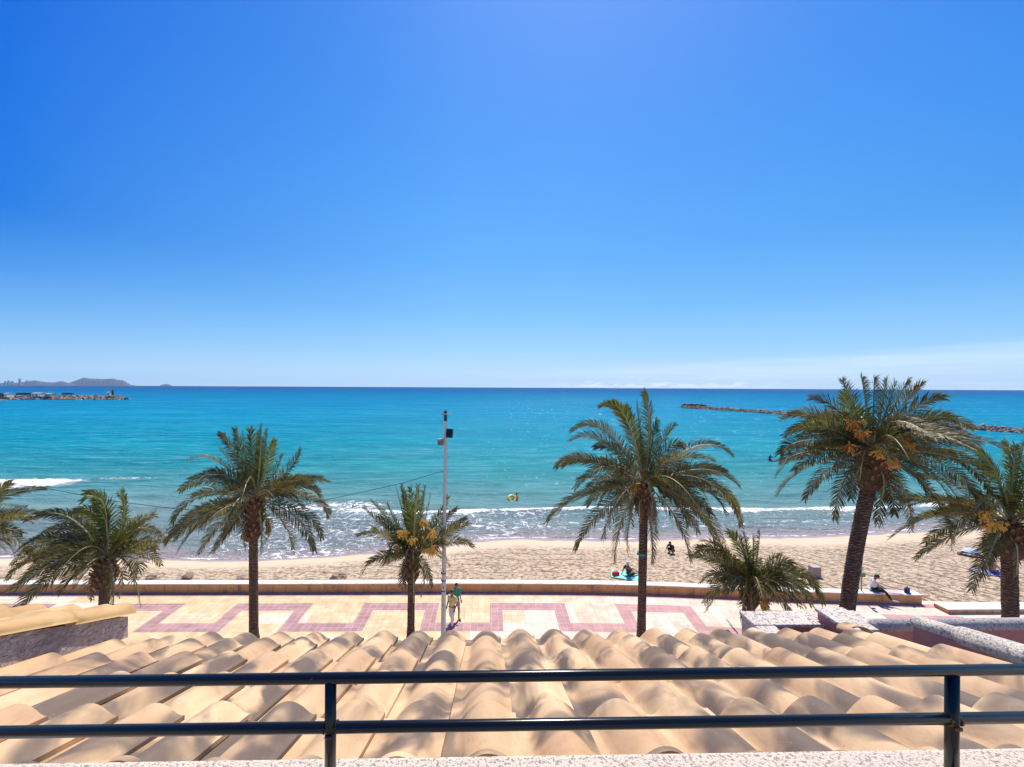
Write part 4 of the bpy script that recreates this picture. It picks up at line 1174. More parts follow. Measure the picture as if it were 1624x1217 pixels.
# green cord round the tall palm
q = P(1017.5, 879, Zp)
bm = bmesh.new()
for k in range(3): cyl(bm, (0, 0, k * 0.035 - 0.03), (0, 0, k * 0.035), 0.20, 0.20, 20)
o = bmobj('cord', bm, simple('teal_cord', (0.05, 0.30, 0.28), 0.7)); o.location = q
tag(o, 'teal cord tied round trunk of the tall palm right of centre', 'cord')

# ================================================================== LAMP POST
t = NT('galvanised_post'); p = t.obj()
t.set(Base_Color=t.mix(t.noise(t.mapv(p, (1, 1, 0.3)), 3, 5), (0.40, 0.37, 0.34), (0.60, 0.57, 0.54)), Roughness=0.55, Metallic=0.0); M['post'] = t.m
M['black'] = simple('black_metal', (0.012, 0.012, 0.014), 0.4, 0.2, 8, 0.05)
M['lampgrey'] = simple('grey_floodlight_housing', (0.22, 0.22, 0.23), 0.45, 0.2, 8, 0.05)
M['glass'] = simple('lamp_glass', (0.25, 0.27, 0.28), 0.12, 0.1, 5, 0.0)
lp = P(703, 1005, 17.3); lp.z = 0
top = P(706.5, 668, 17.3)
LP = empty('lamp_post', tuple(lp), 'tall pale grey lamp post with two floodlights and a disc lantern', 'lamp post')
H = top.z
bm = bmesh.new()
lean = Vector((top.x - lp.x, 0, H))
cyl(bm, (0, 0, 0), lean * 0.50, 0.115, 0.085, 20); cyl(bm, lean * 0.50, lean, 0.082, 0.065, 20); cyl(bm, (0, 0, 0), (0, 0, 0.03), 0.24, 0.24, 4)
cyl(bm, lean * 0.497, lean * 0.505, 0.098, 0.098, 20)
bmobj('pole', bm, M['post'], LP, smooth=False)
bm = bmesh.new(); box(bm, (0.0, -0.112, 1.35), (0.13, 0.03, 0.42), bevel=0.01); bmobj('access_door', bm, M['post'], LP)
bm = bmesh.new()
for z_ in (2.15, 2.62, 2.95): cyl(bm, (0, 0, z_), (0, 0, z_ + 0.035), 0.119, 0.119, 16)
ball(bm, (0.02, -0.11, 2.35), 0.03, 2); ball(bm, (0.0, -0.11, 3.1), 0.025, 2)
bmobj('clamp', bm, M['black'], LP)
L_ = empty('lantern', lean); L_.parent = LP
bm = bmesh.new(); cyl(bm, (0, 0, 0), (0, 0, 0.30), 0.075, 0.07, 16); bmobj('lantern_neck', bm, M['black'], L_)
bm = bmesh.new(); cyl(bm, (0, 0, 0.26), (0, 0, 0.31), 0.10, 0.30, 28); cyl(bm, (0, 0, 0.31), (0, 0, 0.36), 0.30, 0.08, 28); ball(bm, (0, 0, 0.41), 0.075, 2)
bmobj('lantern_shade', bm, M['black'], L_, smooth=False)
def flood(z, side, rz, tilt, mat, w_=0.42, h_=0.40):
    e = empty('floodlight', (lean.x * z / H + side * 0.10, -0.05, z)); e.parent = LP; e.rotation_euler = (0, 0, rz)
    bm = bmesh.new(); rt = Matrix.Rotation(tilt, 3, 'X')
    mt = Matrix.Translation((side * 0.13, -0.08, 0)) @ rt.to_4x4()
    r = bmesh.ops.create_cube(bm, size=1, matrix=mt @ Matrix.Diagonal((w_, 0.14, h_, 1)))
    bmesh.ops.bevel(bm, geom=list({e_ for v in r['verts'] for e_ in v.link_edges}), offset=0.02, segments=2, affect='EDGES')
    for k in range(6):
        bmesh.ops.create_cube(bm, size=1, matrix=mt @ Matrix.Translation((0, -0.085, -h_ * 0.4 + k * h_ * 0.16)) @ Matrix.Diagonal((w_ * 0.8, 0.04, 0.015, 1)))
    bmobj('housing', bm, mat, e)
    bm = bmesh.new(); bmesh.ops.create_cube(bm, size=1, matrix=mt @ Matrix.Translation((0, 0.073, 0)) @ Matrix.Diagonal((w_ * 0.86, 0.012, h_ * 0.86, 1))); bmobj('lens', bm, M['glass'], e)
    bm = bmesh.new(); cyl(bm, (-side * 0.1, 0.05, -0.02), (side * 0.12, -0.05, -0.02), 0.02); cyl(bm, (-side * 0.1, 0.05, -0.14), (-side * 0.1, 0.05, 0.22), 0.045); bmobj('bracket', bm, M['black'], e)
flood(P(710, 687, 17.3).z, 1, R(-12), R(-18), M['black'], 0.29, 0.40)
flood(P(700, 700, 17.3).z, -1, R(20), R(14), M['lampgrey'], 0.26, 0.30)
# cable from the post to the palms on the left
pts_px = [(704, 747, 17.3), (640, 766, 17.2), (560, 784, 17.2), (470, 803, 17.2), (400, 813, 17.2), (330, 812, 17.2), (270, 806, 17.1), (180, 795, 17.1), (75, 775, 17.1), (0, 766, 17.1), (-62, 800, 17.0)]
V, Fc = [], []
pp = [P(*q) for q in pts_px]
for i, q in enumerate(pp):
    d = (pp[min(i + 1, len(pp) - 1)] - pp[max(i - 1, 0)]).normalized(); u_ = d.cross(FWD).normalized(); v_ = d.cross(u_)
    for k in range(5):
        a = k * 2 * math.pi / 5; V.append(q + (u_ * math.cos(a) + v_ * math.sin(a)) * 0.012)
for i in range(len(pp) - 1):
    for k in range(5): Fc.append((i * 5 + k, i * 5 + (k + 1) % 5, (i + 1) * 5 + (k + 1) % 5, (i + 1) * 5 + k))
tag(pyd('cable', V, Fc, M['black']), 'thin dark cable sagging from the lamp post to the left', 'cable')

# ================================================================== BREAKWATERS
t = NT('riprap_rock'); p = t.pos(); ti = t.attr('tint')
c = t.mix(ti, (0.17, 0.12, 0.09), (0.50, 0.37, 0.27))
c = t.mix(t.ramp(t.noise(p, 0.8, 4), [(0.35, 0.5), (0.6, 0.0)]), c, (0.08, 0.06, 0.05))
t.set(Base_Color=c, Roughness=0.95); t.bump(t.noise(p, 2.5, 4), 0.8, 0.15); M['rock'] = t.m
t = NT('dark_wet_rock'); p = t.pos(); ti = t.attr('tint')
t.set(Base_Color=t.mix(ti, (0.02, 0.022, 0.022), (0.15, 0.12, 0.09)), Roughness=0.8); M['drock'] = t.m
def rockpile(name, line, width, height, size, n, mat, parent, seed, origin):
    rng = random.Random(seed); V, Fc, T = [], [], []
    ico = bmesh.new(); bmesh.ops.create_icosphere(ico, subdivisions=1, radius=1)
    iv = [v.co.copy() for v in ico.verts]; ifc = [[v.index for v in f.verts] for f in ico.faces]; ico.free()
    cum = [0]
    for a, b in zip(line, line[1:]): cum.append(cum[-1] + (b - a).length)
    for i in range(n):
        s = rng.uniform(0, cum[-1]); k = max(j for j in range(len(cum) - 1) if cum[j] <= s)
        f = (s - cum[k]) / (cum[k + 1] - cum[k]); c = line[k].lerp(line[k + 1], f); d = (line[k + 1] - line[k]).normalized(); nn = Vector((d.y, -d.x, 0))
        u = rng.uniform(-1, 1); endf = min(1, (min(s, cum[-1] - s) + 1) / (width * 0.6) + 0.25)
        hh = height * (1 - abs(u) ** 1.5) * endf * rng.uniform(0.35, 1.0)
        q = c + nn * u * width / 2 + Vector((0, 0, SEA_Z + hh - size * 0.25)) - origin
        r = size * rng.uniform(0.5, 1.15); b = len(V); tt = rng.random()
        rot = Matrix.Rotation(rng.uniform(0, 6.28), 3, Vector((rng.random(), rng.random(), rng.random() + .1)))
        sx2 = Vector((rng.uniform(.7, 1.3), rng.uniform(.6, 1.1), rng.uniform(.5, .9)))
        for v in iv:
            w_ = rot @ Vector((v.x * sx2.x, v.y * sx2.y, v.z * sx2.z)); V.append(q + w_ * r * rng.uniform(0.85, 1.1)); T.append(tt)
        for f_ in ifc: Fc.append([b + j for j in f_])
    # solid core so that no gaps show through
    for k in range(len(line) - 1):
        a, b_ = line[k], line[k + 1]; d = (b_ - a).normalized(); nn = Vector((d.y, -d.x, 0)); b = len(V)
        for q in (a, b_):
            for sgn, h_ in ((-1, -0.5), (-0.5, height * 0.55), (0.5, height * 0.55), (1, -0.5)):
                V.append(q + nn * sgn * width / 2 + Vector((0, 0, SEA_Z + h_)) - origin); T.append(0.1)
        for j in range(3): Fc.append([b + j, b + j + 1, b + 5 + j, b + 4 + j])
    return pyd(name, V, Fc, mat, parent, tint=T)
def gs(px, py): q = G(px, py, SEA_Z); return Vector((q.x, q.y, 0))
Ln = [gs(-260, 634.5), gs(-60, 634.2), gs(80, 634.2), gs(186, 634.6)]
JT = empty('harbour_breakwater', (Ln[-1].x, Ln[-1].y, SEA_Z), 'pale brown rock breakwater reaching in from the left', 'breakwater')
org = Vector(JT.location)
off_ = Vector((0, 6, 0))
rockpile('rock_bank', [q + off_ for q in Ln], 13, 3.6, 1.7, 2600, M['rock'], JT, 11, org)
M['conc'] = simple('weathered_concrete', (0.46, 0.37, 0.29), 0.95, 0.25, 0.15, 0.3)
M['quay'] = simple('quay_dark_stone', (0.10, 0.075, 0.06), 0.9, 0.4, 0.3, 0.3)
bm = bmesh.new()
for x0_, x1_, y_, h_, dp in ((-250, 42, 634.6, 1.1, 6), (95, 127, 634.4, 0.9, 4), (44, 62, 634.3, 1.6, 3)):
    a, b = gs(x0_, y_), gs(x1_, y_); L0 = b.x - a.x
    box(bm, ((a.x + b.x) / 2 - org.x, a.y + 0 - org.y, h_ / 2), (L0, dp, h_))
bmobj('quay_ledge', bm, M['conc'], JT)
bm = bmesh.new()
for x0_, x1_, yy, h_, dp, zz in ((6, 45, 10, 1.9, 3, 4.0), (-200, 5, 12, 3.2, 4, 2.8), (78, 97, 11, 1.7, 2, 4.2)):
    a, b = gs(x0_, 634.2), gs(x1_, 634.2)
    box(bm, ((a.x + b.x) / 2 - org.x, a.y + yy - org.y, zz + h_ / 2), (b.x - a.x, dp, h_), bevel=0.1)
bmobj('crown_wall', bm, M['quay'], JT)
M['hutw'] = simple('white_hut_paint', (0.74, 0.70, 0.64), 0.8, 0.1, 0.4)
M['roofbr'] = simple('shed_roof', (0.40, 0.33, 0.27), 0.8, 0.2, 0.5)
def hut(px, wpx, z0, h_, lab, dy=8, mat='hutw', name='harbour_shed', dep=5, cat='shed'):
    a = gs(px, 634.3); wd = wpx / F_PX * a.y
    e = empty(name, (a.x, a.y + dy, SEA_Z + z0), lab, cat)
    bm = bmesh.new(); box(bm, (0, 0, h_ / 2), (wd, dep, h_)); bmobj('wall', bm, M[mat], e)
    bm = bmesh.new()
    prism_yz(bm, [(-dep / 2 - 0.2, h_), (dep / 2 + 0.2, h_), (0, h_ + 0.8)], -wd / 2 - 0.2, wd / 2 + 0.2); bmobj('roof', bm, M['roofbr'], e)
    bm = bmesh.new()
    for k in range(max(1, int(wd / 3))):
        box(bm, (-wd / 2 + 1.5 + k * 3, -dep / 2 - 0.03, h_ * 0.45), (1.1, 0.06, h_ * 0.6))
    bmobj('window', bm, M['far_win'], e)
    return e
hut(3, 8, 2.0, 3.2, 'white shed at the left end of the visible breakwater', 4)
hut(53, 13, 2.8, 2.8, 'long pale shed in the middle of the left breakwater', 4)
hut(70, 9, 2.6, 2.4, 'grey shed right of the long pale one on the breakwater', 5, 'conc')
hut(161, 3.6, 3.6, 2.8, 'small white hut beside the green beacon on the breakwater', 7, name='beacon_hut', dep=2.4, cat='hut')
a = gs(166.5, 634.4)
e = empty('harbour_beacon', (a.x, a.y + 7, SEA_Z + 3.2), 'dark green beacon tower near the breakwater tip', 'beacon')
M['green'] = simple('beacon_green', (0.01, 0.10, 0.05), 0.5, 0.1, 1)
bm = bmesh.new(); cyl(bm, (0, 0, 0), (0, 0, 4.6), 0.9, 0.75, 14); bmobj('tower', bm, M['green'], e)
bm = bmesh.new(); cyl(bm, (0, 0, 4.6), (0, 0, 4.8), 1.1, 1.1, 14); cyl(bm, (0, 0, 4.8), (0, 0, 5.5), 0.35, 0.35, 10); ball(bm, (0, 0, 5.6), 0.35, 1); bmobj('lantern', bm, M['black'], e)
Lr_ = [gs(1084, 647.5), gs(1110, 649.0), gs(1170, 652.5), gs(1240, 657.5), gs(1330, 665), gs(1450, 674), gs(1545, 681.5), gs(1640, 688), gs(1800, 700)]
BR = empty('offshore_breakwater', (Lr_[3].x, Lr_[3].y, SEA_Z), 'low dark rock breakwater running out to sea behind the big palm', 'breakwater')
rockpile('rock_bank', Lr_, 5.0, 1.7, 0.75, 2600, M['rock'], BR, 12, Vector(BR.location))
Ls = [gs(1084, 646.5), gs(1100, 647), gs(1125, 648.5)]
rockpile('dark_rock_end', [q + Vector((0, 1.5, 0)) for q in Ls], 5.0, 2.6, 1.2, 260, M['drock'], BR, 13, Vector(BR.location))
Lt = [gs(190, 634.2), gs(206, 634.0)]
rockpile('submerged_toe', Lt, 4, 0.5, 0.8, 70, M['drock'], JT, 14, org)

# ---------------------------------------------------- boulders on the sand by the wall
def rock_at(px, py, r, lab, z=-0.15, col='rock', seed=0):
    q = G(px, py, z); bm = bmesh.new(); bmesh.ops.create_icosphere(bm, subdivisions=3, radius=r)
    for v in bm.verts:
        n_ = noise.noise(v.co * 2.2 / r * 0.5 + Vector((seed, 0, 0))) * 0.35 + 0.12 * noise.noise(v.co * 3 / r + Vector((0, seed, 0)))
        v.co *= (1 + n_); v.co.z *= 0.62
    at = bm.verts.layers.float.new('tint')
    for v in bm.verts: v[at] = 0.9 if seed % 2 else 0.3
    o = bmobj('beach_rock', bm, M[col], smooth=False); o.location = (q.x, q.y, z + r * 0.25)
    return tag(o, lab, 'rock', 'rocks on the sand along the wall')
rock_at(240, 917, 0.28, 'pale pointed rock behind the wall, leftmost of the beach rocks', seed=1)
rock_at(297, 917, 0.30, 'dark brown rock behind the wall between two pale rocks', seed=2)
rock_at(386, 918, 0.34, 'flat pale rock partly hidden by the slim palm trunk', seed=3)
rock_at(536, 918, 0.42, 'flat pale rock behind the wall left of the short bushy palm', seed=5)

# ================================================================== PEOPLE AND THINGS
def skin_mesh(name, verts, edges, radii, mat, parent, sub=2, root=0):
    me = bpy.data.meshes.new(name + '_tmp'); me.from_pydata([tuple(v) for v in verts], edges, [])
    o = bpy.data.objects.new(name + '_tmp', me); C.objects.link(o)
    md = o.modifiers.new('s', 'SKIN')
    for i, r in enumerate(radii):
        r = r if isinstance(r, tuple) else (r, r)
        me.skin_vertices[0].data[i].radius = r
    me.skin_vertices[0].data[root].use_root = True
    ss = o.modifiers.new('u', 'SUBSURF'); ss.levels = sub; ss.render_levels = sub
    dg = bpy.context.evaluated_depsgraph_get(); dg.update()
    nm = bpy.data.meshes.new_from_object(o.evaluated_get(dg))
    bpy.data.objects.remove(o)
    nm.materials.clear()
    return meshobj(name, nm, mat, parent, smooth=True)
M['skin'] = simple('skin_tone', (0.46, 0.26, 0.17), 0.55, 0.08, 10, 0.05)
M['skin_d'] = simple('skin_tanned', (0.24, 0.12, 0.07), 0.5, 0.08, 10, 0.05)
M['hair'] = simple('dark_hair', (0.02, 0.014, 0.010), 0.6, 0.2, 40, 0.3)
def cloth(name, col): return simple(name, col, 0.85, 0.12, 6, 0.3, bdist=0.01)
def person(loc, rz, J, label, skin='skin', shirt=None, trousers=None, shoes=None, hair='hair', cap=None, sleeves='short', long_legs=True, skirt=False):
    """J: dict of joint positions in the person's own frame (facing +Y, metres)"""
    e = empty('person', loc, label, 'person', rz=rz)
    v = lambda k: Vector(J[k])
    names = ['pelvis', 'waist', 'chest', 'neck', 'head']
    rad = {'pelvis': 0.125, 'waist': 0.105, 'chest': 0.135, 'neck': 0.055, 'head': 0.075, 'sh': 0.062, 'el': 0.042, 'wr': 0.028, 'hand': 0.034, 'hip': 0.088, 'kn': 0.056, 'an': 0.038, 'toe': 0.034}
    vs_, ed, rr, idx = [], [], [], {}
    def add(k, p_, r, par=None):
        idx[k] = len(vs_); vs_.append(Vector(p_)); rr.append(r)
        if par is not None: ed.append((idx[par], idx[k]))
    prev = None
    for k in names: add(k, v(k), rad[k], prev); prev = k
    for s in 'LR':
        add('sh' + s, v('sh' + s), rad['sh'], 'chest'); add('el' + s, v('el' + s), rad['el'], 'sh' + s); add('wr' + s, v('wr' + s), rad['wr'], 'el' + s)
        d = (v('wr' + s) - v('el' + s)).normalized()
        palm_ = v('wr' + s) + d * 0.06; add('pa' + s, palm_, (0.036, 0.020), 'wr' + s)
        side = d.cross(Vector((0, 1, 0.2))).normalized()
        for f_ in range(4):
            b_ = palm_ + side * (f_ - 1.5) * 0.02 + d * 0.03; ln = (0.065, 0.078, 0.072, 0.055)[f_]
            add('f%d' % f_ + s, b_, 0.0095, 'pa' + s)
            add('g%d' % f_ + s, b_ + d * ln * 0.5 + Vector((0, 0, -0.004)), 0.0085, 'f%d' % f_ + s)
            add('h%d' % f_ + s, b_ + d * ln * 0.9 + Vector((0, 0.012, -0.012)), 0.007, 'g%d' % f_ + s)
        add('t0' + s, palm_ - side * 0.038 - d * 0.01, 0.011, 'pa' + s); add('t1' + s, palm_ - side * 0.055 + d * 0.035, 0.009, 't0' + s)
        add('hip' + s, v('hip' + s), rad['hip'], 'pelvis'); add('kn' + s, v('kn' + s), rad['kn'], 'hip' + s); add('an' + s, v('an' + s), rad['an'], 'kn' + s)
        add('toe' + s, v('toe' + s), (rad['toe'], 0.026), 'an' + s)
    skin_mesh('body', vs_, ed, rr, M[skin], e, 1)
    # head with brow, nose, ears, chin
    hd = v('head'); up_ = (hd - v('neck')).normalized(); hf = Vector(J.get('face', (0, 1, 0))).normalized(); sd2 = hf.cross(up_).normalized()
    bm = bmesh.new(); r = bmesh.ops.create_icosphere(bm, subdivisions=3, radius=1)
    for q in bm.verts:
        x, y, z = q.co
        w_ = 0.078 * (1 - 0.22 * max(0, -z) ** 1.5); dpt = 0.098 * (1 + 0.05 * (y > 0) * (z < 0))
        nose = 0.030 * math.exp(-((x / 0.16) ** 2 + ((z + 0.12) / 0.22) ** 2)) if y > 0 else 0
        eye = sum(-0.010 * math.exp(-(((x - ex) / 0.16) ** 2 + ((z - 0.08) / 0.10) ** 2)) for ex in (-0.38, 0.38)) if y > 0 else 0
        mouth = 0.006 * math.exp(-((x / 0.3) ** 2 + ((z + 0.48) / 0.10) ** 2)) if y > 0 else 0
        q.co = sd2 * (x * w_) + hf * (y * dpt + nose + eye + mouth) + up_ * (z * 0.122) + hd + up_ * 0.035
    for s in (-1, 1):
        ball(bm, hd + up_ * 0.03 + sd2 * s * 0.078, 0.028, 1, (0.5, 1, 1.2))
    bmobj('head', bm, M[skin], e, smooth=True)
    bm = bmesh.new(); bmesh.ops.create_icosphere(bm, subdivisions=3, radius=1)
    hm = M[hair] if cap is None else cap
    dele = []
    for q in bm.verts:
        x, y, z = q.co
        if z < -0.35 + 0.75 * max(0, y): dele.append(q)
        q.co = sd2 * (x * 0.086) + hf * (y * 0.106 - 0.006) + up_ * (z * 0.128 + 0.008) + hd + up_ * 0.038
    bmesh.ops.delete(bm, geom=dele, context='VERTS')
    if cap is not None:
        box(bm, hd + up_ * 0.10 + hf * 0.14, (0.13, 0.10, 0.012), Matrix((sd2, hf, up_)).transposed())
    bmobj('cap' if cap is not None else 'hair', bm, hm, e, smooth=True)
    if shirt is not None:
        ks = ['waist', 'chest']; V_ = [v('pelvis').lerp(v('waist'), 0.25), v('waist'), v('chest'), v('chest').lerp(v('neck'), 0.65)]; E_ = [(0, 1), (1, 2), (2, 3)]; R_ = [0.150, 0.128, 0.158, 0.075]
        for s in 'LR':
            b_ = len(V_); V_ += [v('sh' + s), v('sh' + s).lerp(v('el' + s), 0.8 if sleeves == 'short' else 1.0)]; R_ += [0.082, 0.066]; E_ += [(2, b_), (b_, b_ + 1)]
            if sleeves == 'long': V_.append(v('wr' + s)); R_.append(0.042); E_.append((b_ + 1, b_ + 2))
        skin_mesh('shirt', V_, E_, R_, shirt, e, 2, 1)
    if trousers is not None:
        V_ = [v('waist').lerp(v('pelvis'), 0.5), v('pelvis')]; R_ = [0.128, 0.148]; E_ = [(0, 1)]
        for s in 'LR':
            b_ = len(V_); V_ += [v('hip' + s), v('kn' + s) if long_legs else v('hip' + s).lerp(v('kn' + s), 0.85)]; R_ += [0.104, 0.078]; E_ += [(1, b_), (b_, b_ + 1)]
            if long_legs: V_.append(v('kn' + s).lerp(v('an' + s), 0.93)); R_.append(0.056); E_.append((b_ + 1, b_ + 2))
        skin_mesh('trousers' if long_legs else 'shorts', V_, E_, R_, trousers, e, 2, 1)
    for s in 'LR':
        a_, t_ = v('an' + s), v('toe' + s)
        bm = bmesh.new(); d = (t_ - a_); 
        ball(bm, (a_ + t_) / 2 + Vector((0, 0, 0.0)), 1, 2, (0.048, 0.0, 0.0)) if False else None
        mt = Matrix.Translation((a_ + t_) / 2 + d * 0.08) @ d.to_track_quat('Y', 'Z').to_matrix().to_4x4() @ Matrix.Diagonal((0.048, d.length * 0.5 + 0.07, 0.045, 1))
        bmesh.ops.create_icosphere(bm, subdivisions=2, radius=1, matrix=mt)
        bmobj('shoe', bm, shoes or M['hair'], e, smooth=True)
    return e
def walk(step=0.0, h=1.0, arm=0.2):
    return {'pelvis': (0, 0, .93 * h), 'waist': (0, 0.01, 1.08 * h), 'chest': (0, 0.01, 1.30 * h), 'neck': (0, 0.02, 1.47 * h), 'head': (0, 0.04, 1.58 * h),
            'shL': (-.18, 0.0, 1.40 * h), 'elL': (-.24, -.10 * arm / .2, 1.13 * h), 'wrL': (-.22, .10, .92 * h), 'shR': (.18, 0, 1.40 * h), 'elR': (.24, -.02, 1.13 * h), 'wrR': (.16, .20, 1.02 * h),
            'hipL': (-.10, 0, .88 * h), 'knL': (-.11, .16 * step + .03, .49 * h), 'anL': (-.11, .22 * step - .02, .08), 'toeL': (-.12, .22 * step + .13, .04),
            'hipR': (.10, 0, .88 * h), 'knR': (.11, -.06 * step + .02, .48 * h), 'anR': (.11, -.30 * step - .02, .10), 'toeR': (.12, -.28 * step + .12, .045)}
q = G(717, 993)
person((q.x, q.y, 0), R(150), walk(0.8), 'person in yellow shirt and white trousers walking beside lamp post', 'skin_d', cloth('yellow_shirt', (0.62, 0.50, 0.26)), cloth('white_trousers', (0.66, 0.62, 0.64)), M['skin_d'])
q = G(723, 981.5)
person((q.x, q.y, 0), R(205), walk(0.6, 1.03), 'person in green shirt, dark cap and grey shorts walking beside lamp post', 'skin_d', cloth('green_shirt', (0.01, 0.26, 0.12)), cloth('grey_shorts', (0.36, 0.32, 0.30)), M['black'], cap=cloth('dark_cap', (0.03, 0.035, 0.04)), long_legs=False)
q = P(1157, 996, 15.2); 
person((q.x, q.y, 0), R(60), walk(0.5), 'person whose dark haired head peeps over the roof edge', 'skin', cloth('navy_shirt', (0.05, 0.07, 0.16)), cloth('denim_trousers', (0.08, 0.11, 0.2)))
# seated on the wall
q = G(1381, 936, 0.5)
c_, n_ = Vector((q.x, q.y)), None
seat = {'pelvis': (0, 0, .12), 'waist': (0, .02, .28), 'chest': (0, .07, .50), 'neck': (0, .12, .66), 'head': (0, .18, .76), 'face': (0.1, 1, -0.45),
        'shL': (-.17, .07, .60), 'elL': (-.20, .20, .36), 'wrL': (-.06, .40, .30), 'shR': (.17, .07, .60), 'elR': (.21, .20, .36), 'wrR': (.08, .42, .29),
        'hipL': (-.10, .05, .10), 'knL': (-.12, .48, .12), 'anL': (-.12, .50, -.38), 'toeL': (-.13, .66, -.44), 'hipR': (.10, .05, .10), 'knR': (.14, .48, .16), 'anR': (.22, .74, -.22), 'toeR': (.25, .92, -.20)}
person((q.x + 0.03, q.y - 0.02, 0.5), R(232), seat, 'person in white shirt and black trousers sitting on the wall', 'skin_d', cloth('white_shirt', (0.66, 0.62, 0.68)), cloth('black_trousers', (0.015, 0.02, 0.02)), cloth('light_shoes', (0.5, 0.48, 0.46)), sleeves='short')
# crouching on the sand
crouch = {'pelvis': (0, -.1, .24), 'waist': (0, 0, .38), 'chest': (0, .12, .56), 'neck': (0, .18, .70), 'head': (0, .24, .80), 'face': (0, 1, -0.3),
          'shL': (-.17, .14, .63), 'elL': (-.24, .30, .42), 'wrL': (-.14, .46, .24), 'shR': (.17, .14, .63), 'elR': (.26, .28, .44), 'wrR': (.20, .48, .30),
          'hipL': (-.10, -.06, .22), 'knL': (-.18, .28, .42), 'anL': (-.15, .10, .07), 'toeL': (-.16, .25, .03), 'hipR': (.10, -.06, .22), 'knR': (.18, .28, .42), 'anR': (.15, .10, .07), 'toeR': (.16, .25, .03)}
def beach_z(x, y):
    y0 = path_y(x) + 0.05; ys = shore_y(x); f = (y - y0) / (ys - y0)
    return -0.13 - (abs(SEA_Z) - 0.13) * max(0, min(1.6, f)) ** 1.5
def on_sand(px, py):
    z = -0.4
    for _ in range(8):
        q = G(px, py, z); z = beach_z(q.x, q.y)
    return Vector((q.x, q.y, z))
q = on_sand(1066, 878)
person(tuple(q), R(120), crouch, 'person in black crouching alone on the smooth sand', 'skin_d', cloth('black_top', (0.012, 0.012, 0.014)), cloth('black_leggings', (0.012, 0.012, 0.014)))
sit = {'pelvis': (0, 0, .12), 'waist': (0, -.04, .27), 'chest': (0, -.08, .46), 'neck': (0, -.08, .62), 'head': (0, -.06, .73), 'shL': (-.17, -.08, .56), 'elL': (-.27, -.18, .30), 'wrL': (-.26, -.30, .07), 'shR': (.17, -.08, .56), 'elR': (.24, .10, .36), 'wrR': (.14, .30, .34),
       'hipL': (-.10, .05, .12), 'knL': (-.14, .42, .34), 'anL': (-.12, .72, .08), 'toeL': (-.12, .84, .06), 'hipR': (.10, .05, .12), 'knR': (.14, .45, .12), 'anR': (.12, .82, .07), 'toeR': (.12, .92, .12)}
def towel(px, py, w_, l_, rz, col, lab, name='beach_towel', on=None):
    q = on_sand(px, py) if on is None else on
    bm = bmesh.new(); bmesh.ops.create_grid(bm, x_segments=14, y_segments=18, size=0.5)
    for v in bm.verts: v.co = Vector((v.co.x * w_, v.co.y * l_, 0.012 * noise.noise(v.co * 5) + 0.02))
    r = bmesh.ops.extrude_face_region(bm, geom=bm.faces[:]); 
    for g_ in r['geom']:
        if isinstance(g_, bmesh.types.BMVert): g_.co.z += 0.012
    o = bmobj(name, bm, cloth(name + '_cloth', col), smooth=True); o.location = q; o.rotation_euler = (0, 0, rz); o.location.z += 0.05 if on is None else 0.0
    return tag(o, lab, 'towel')
q = on_sand(997, 915)
towel(992, 915, 1.0, 1.7, R(70), (0.25, 0.66, 0.55), 'mint green towel under the sunbather left of the tall palm trunk')
person((q.x, q.y, q.z + 0.08), R(-70), sit, 'sunbather in pale hat and dark swimsuit on a mint towel', 'skin', cloth('swimsuit_dark', (0.03, 0.05, 0.05)), cloth('swim_bottom', (0.03, 0.05, 0.05)), M['skin'], cap=cloth('pale_hat', (0.7, 0.66, 0.6)), long_legs=False)
def bag(loc, s, rz, col, lab, name='beach_bag'):
    e = empty(name, loc, lab, 'bag', rz=rz)
    bm = bmesh.new(); box(bm, (0, 0, s * 0.35), (s, s * 0.55, s * 0.7), bevel=s * 0.15)
    for v in bm.verts: v.co += Vector((0, 0, 0)) + 0.10 * s * noise.noise_vector(v.co * 3 / s)
    bmobj('bag_body', bm, cloth(name + '_fabric', col), e, smooth=True)
    bm = bmesh.new()
    for k in range(8):
        a0, a1 = math.pi * k / 8, math.pi * (k + 1) / 8
        cyl(bm, (math.cos(a0) * s * .3, 0, s * .65 + math.sin(a0) * s * .3), (math.cos(a1) * s * .3, 0, s * .65 + math.sin(a1) * s * .3), s * .03, seg=6)
    bmobj('handle', bm, cloth(name + '_strap', tuple(c * 0.7 for c in col)), e)
    return e
q = on_sand(976.5, 914.5); bag(tuple(q), 0.42, 0.3, (0.55, 0.02, 0.05), 'crimson beach bag beside the mint towel')
q = on_sand(1144, 918); bag(tuple(q), 0.55, 0.2, (0.03, 0.04, 0.08), 'dark navy backpack behind the wall beside the stubby palm', 'backpack')
# things on the wall end
s_b = s_end - 0.55
c_, n_ = frame(s_b); w_loc = (c_.x - n_.x * 0.2, c_.y - n_.y * 0.2, 0.50)
bag(w_loc, 0.36, 0.6, (0.02, 0.035, 0.12), 'navy bag lying at the end of the wall', 'shoulder_bag')
c_, n_ = frame(s_b - 0.75)
towel(0, 0, 0.75, 0.34, R(-10), (0.85, 0.45, 0.5), 'pink towel on the wall top beside the navy bag', on=Vector((c_.x - n_.x * 0.2, c_.y - n_.y * 0.2, 0.492)))
# grey rubbish box on the sand
q = on_sand(1292, 914)
e = empty('litter_bin', tuple(q), 'grey lidded litter bin on the sand left of the leaning trunk', 'litter bin')
bm = bmesh.new(); box(bm, (0, 0, 0.30), (0.52, 0.4, 0.60), bevel=0.03); bmobj('bin_body', bm, simple('grey_plastic', (0.42, 0.34, 0.29), 0.8), e)
bm = bmesh.new(); box(bm, (0, 0, 0.62), (0.55, 0.43, 0.05), bevel=0.02); bmobj('lid', bm, simple('bin_lid', (0.42, 0.37, 0.34), 0.7), e)
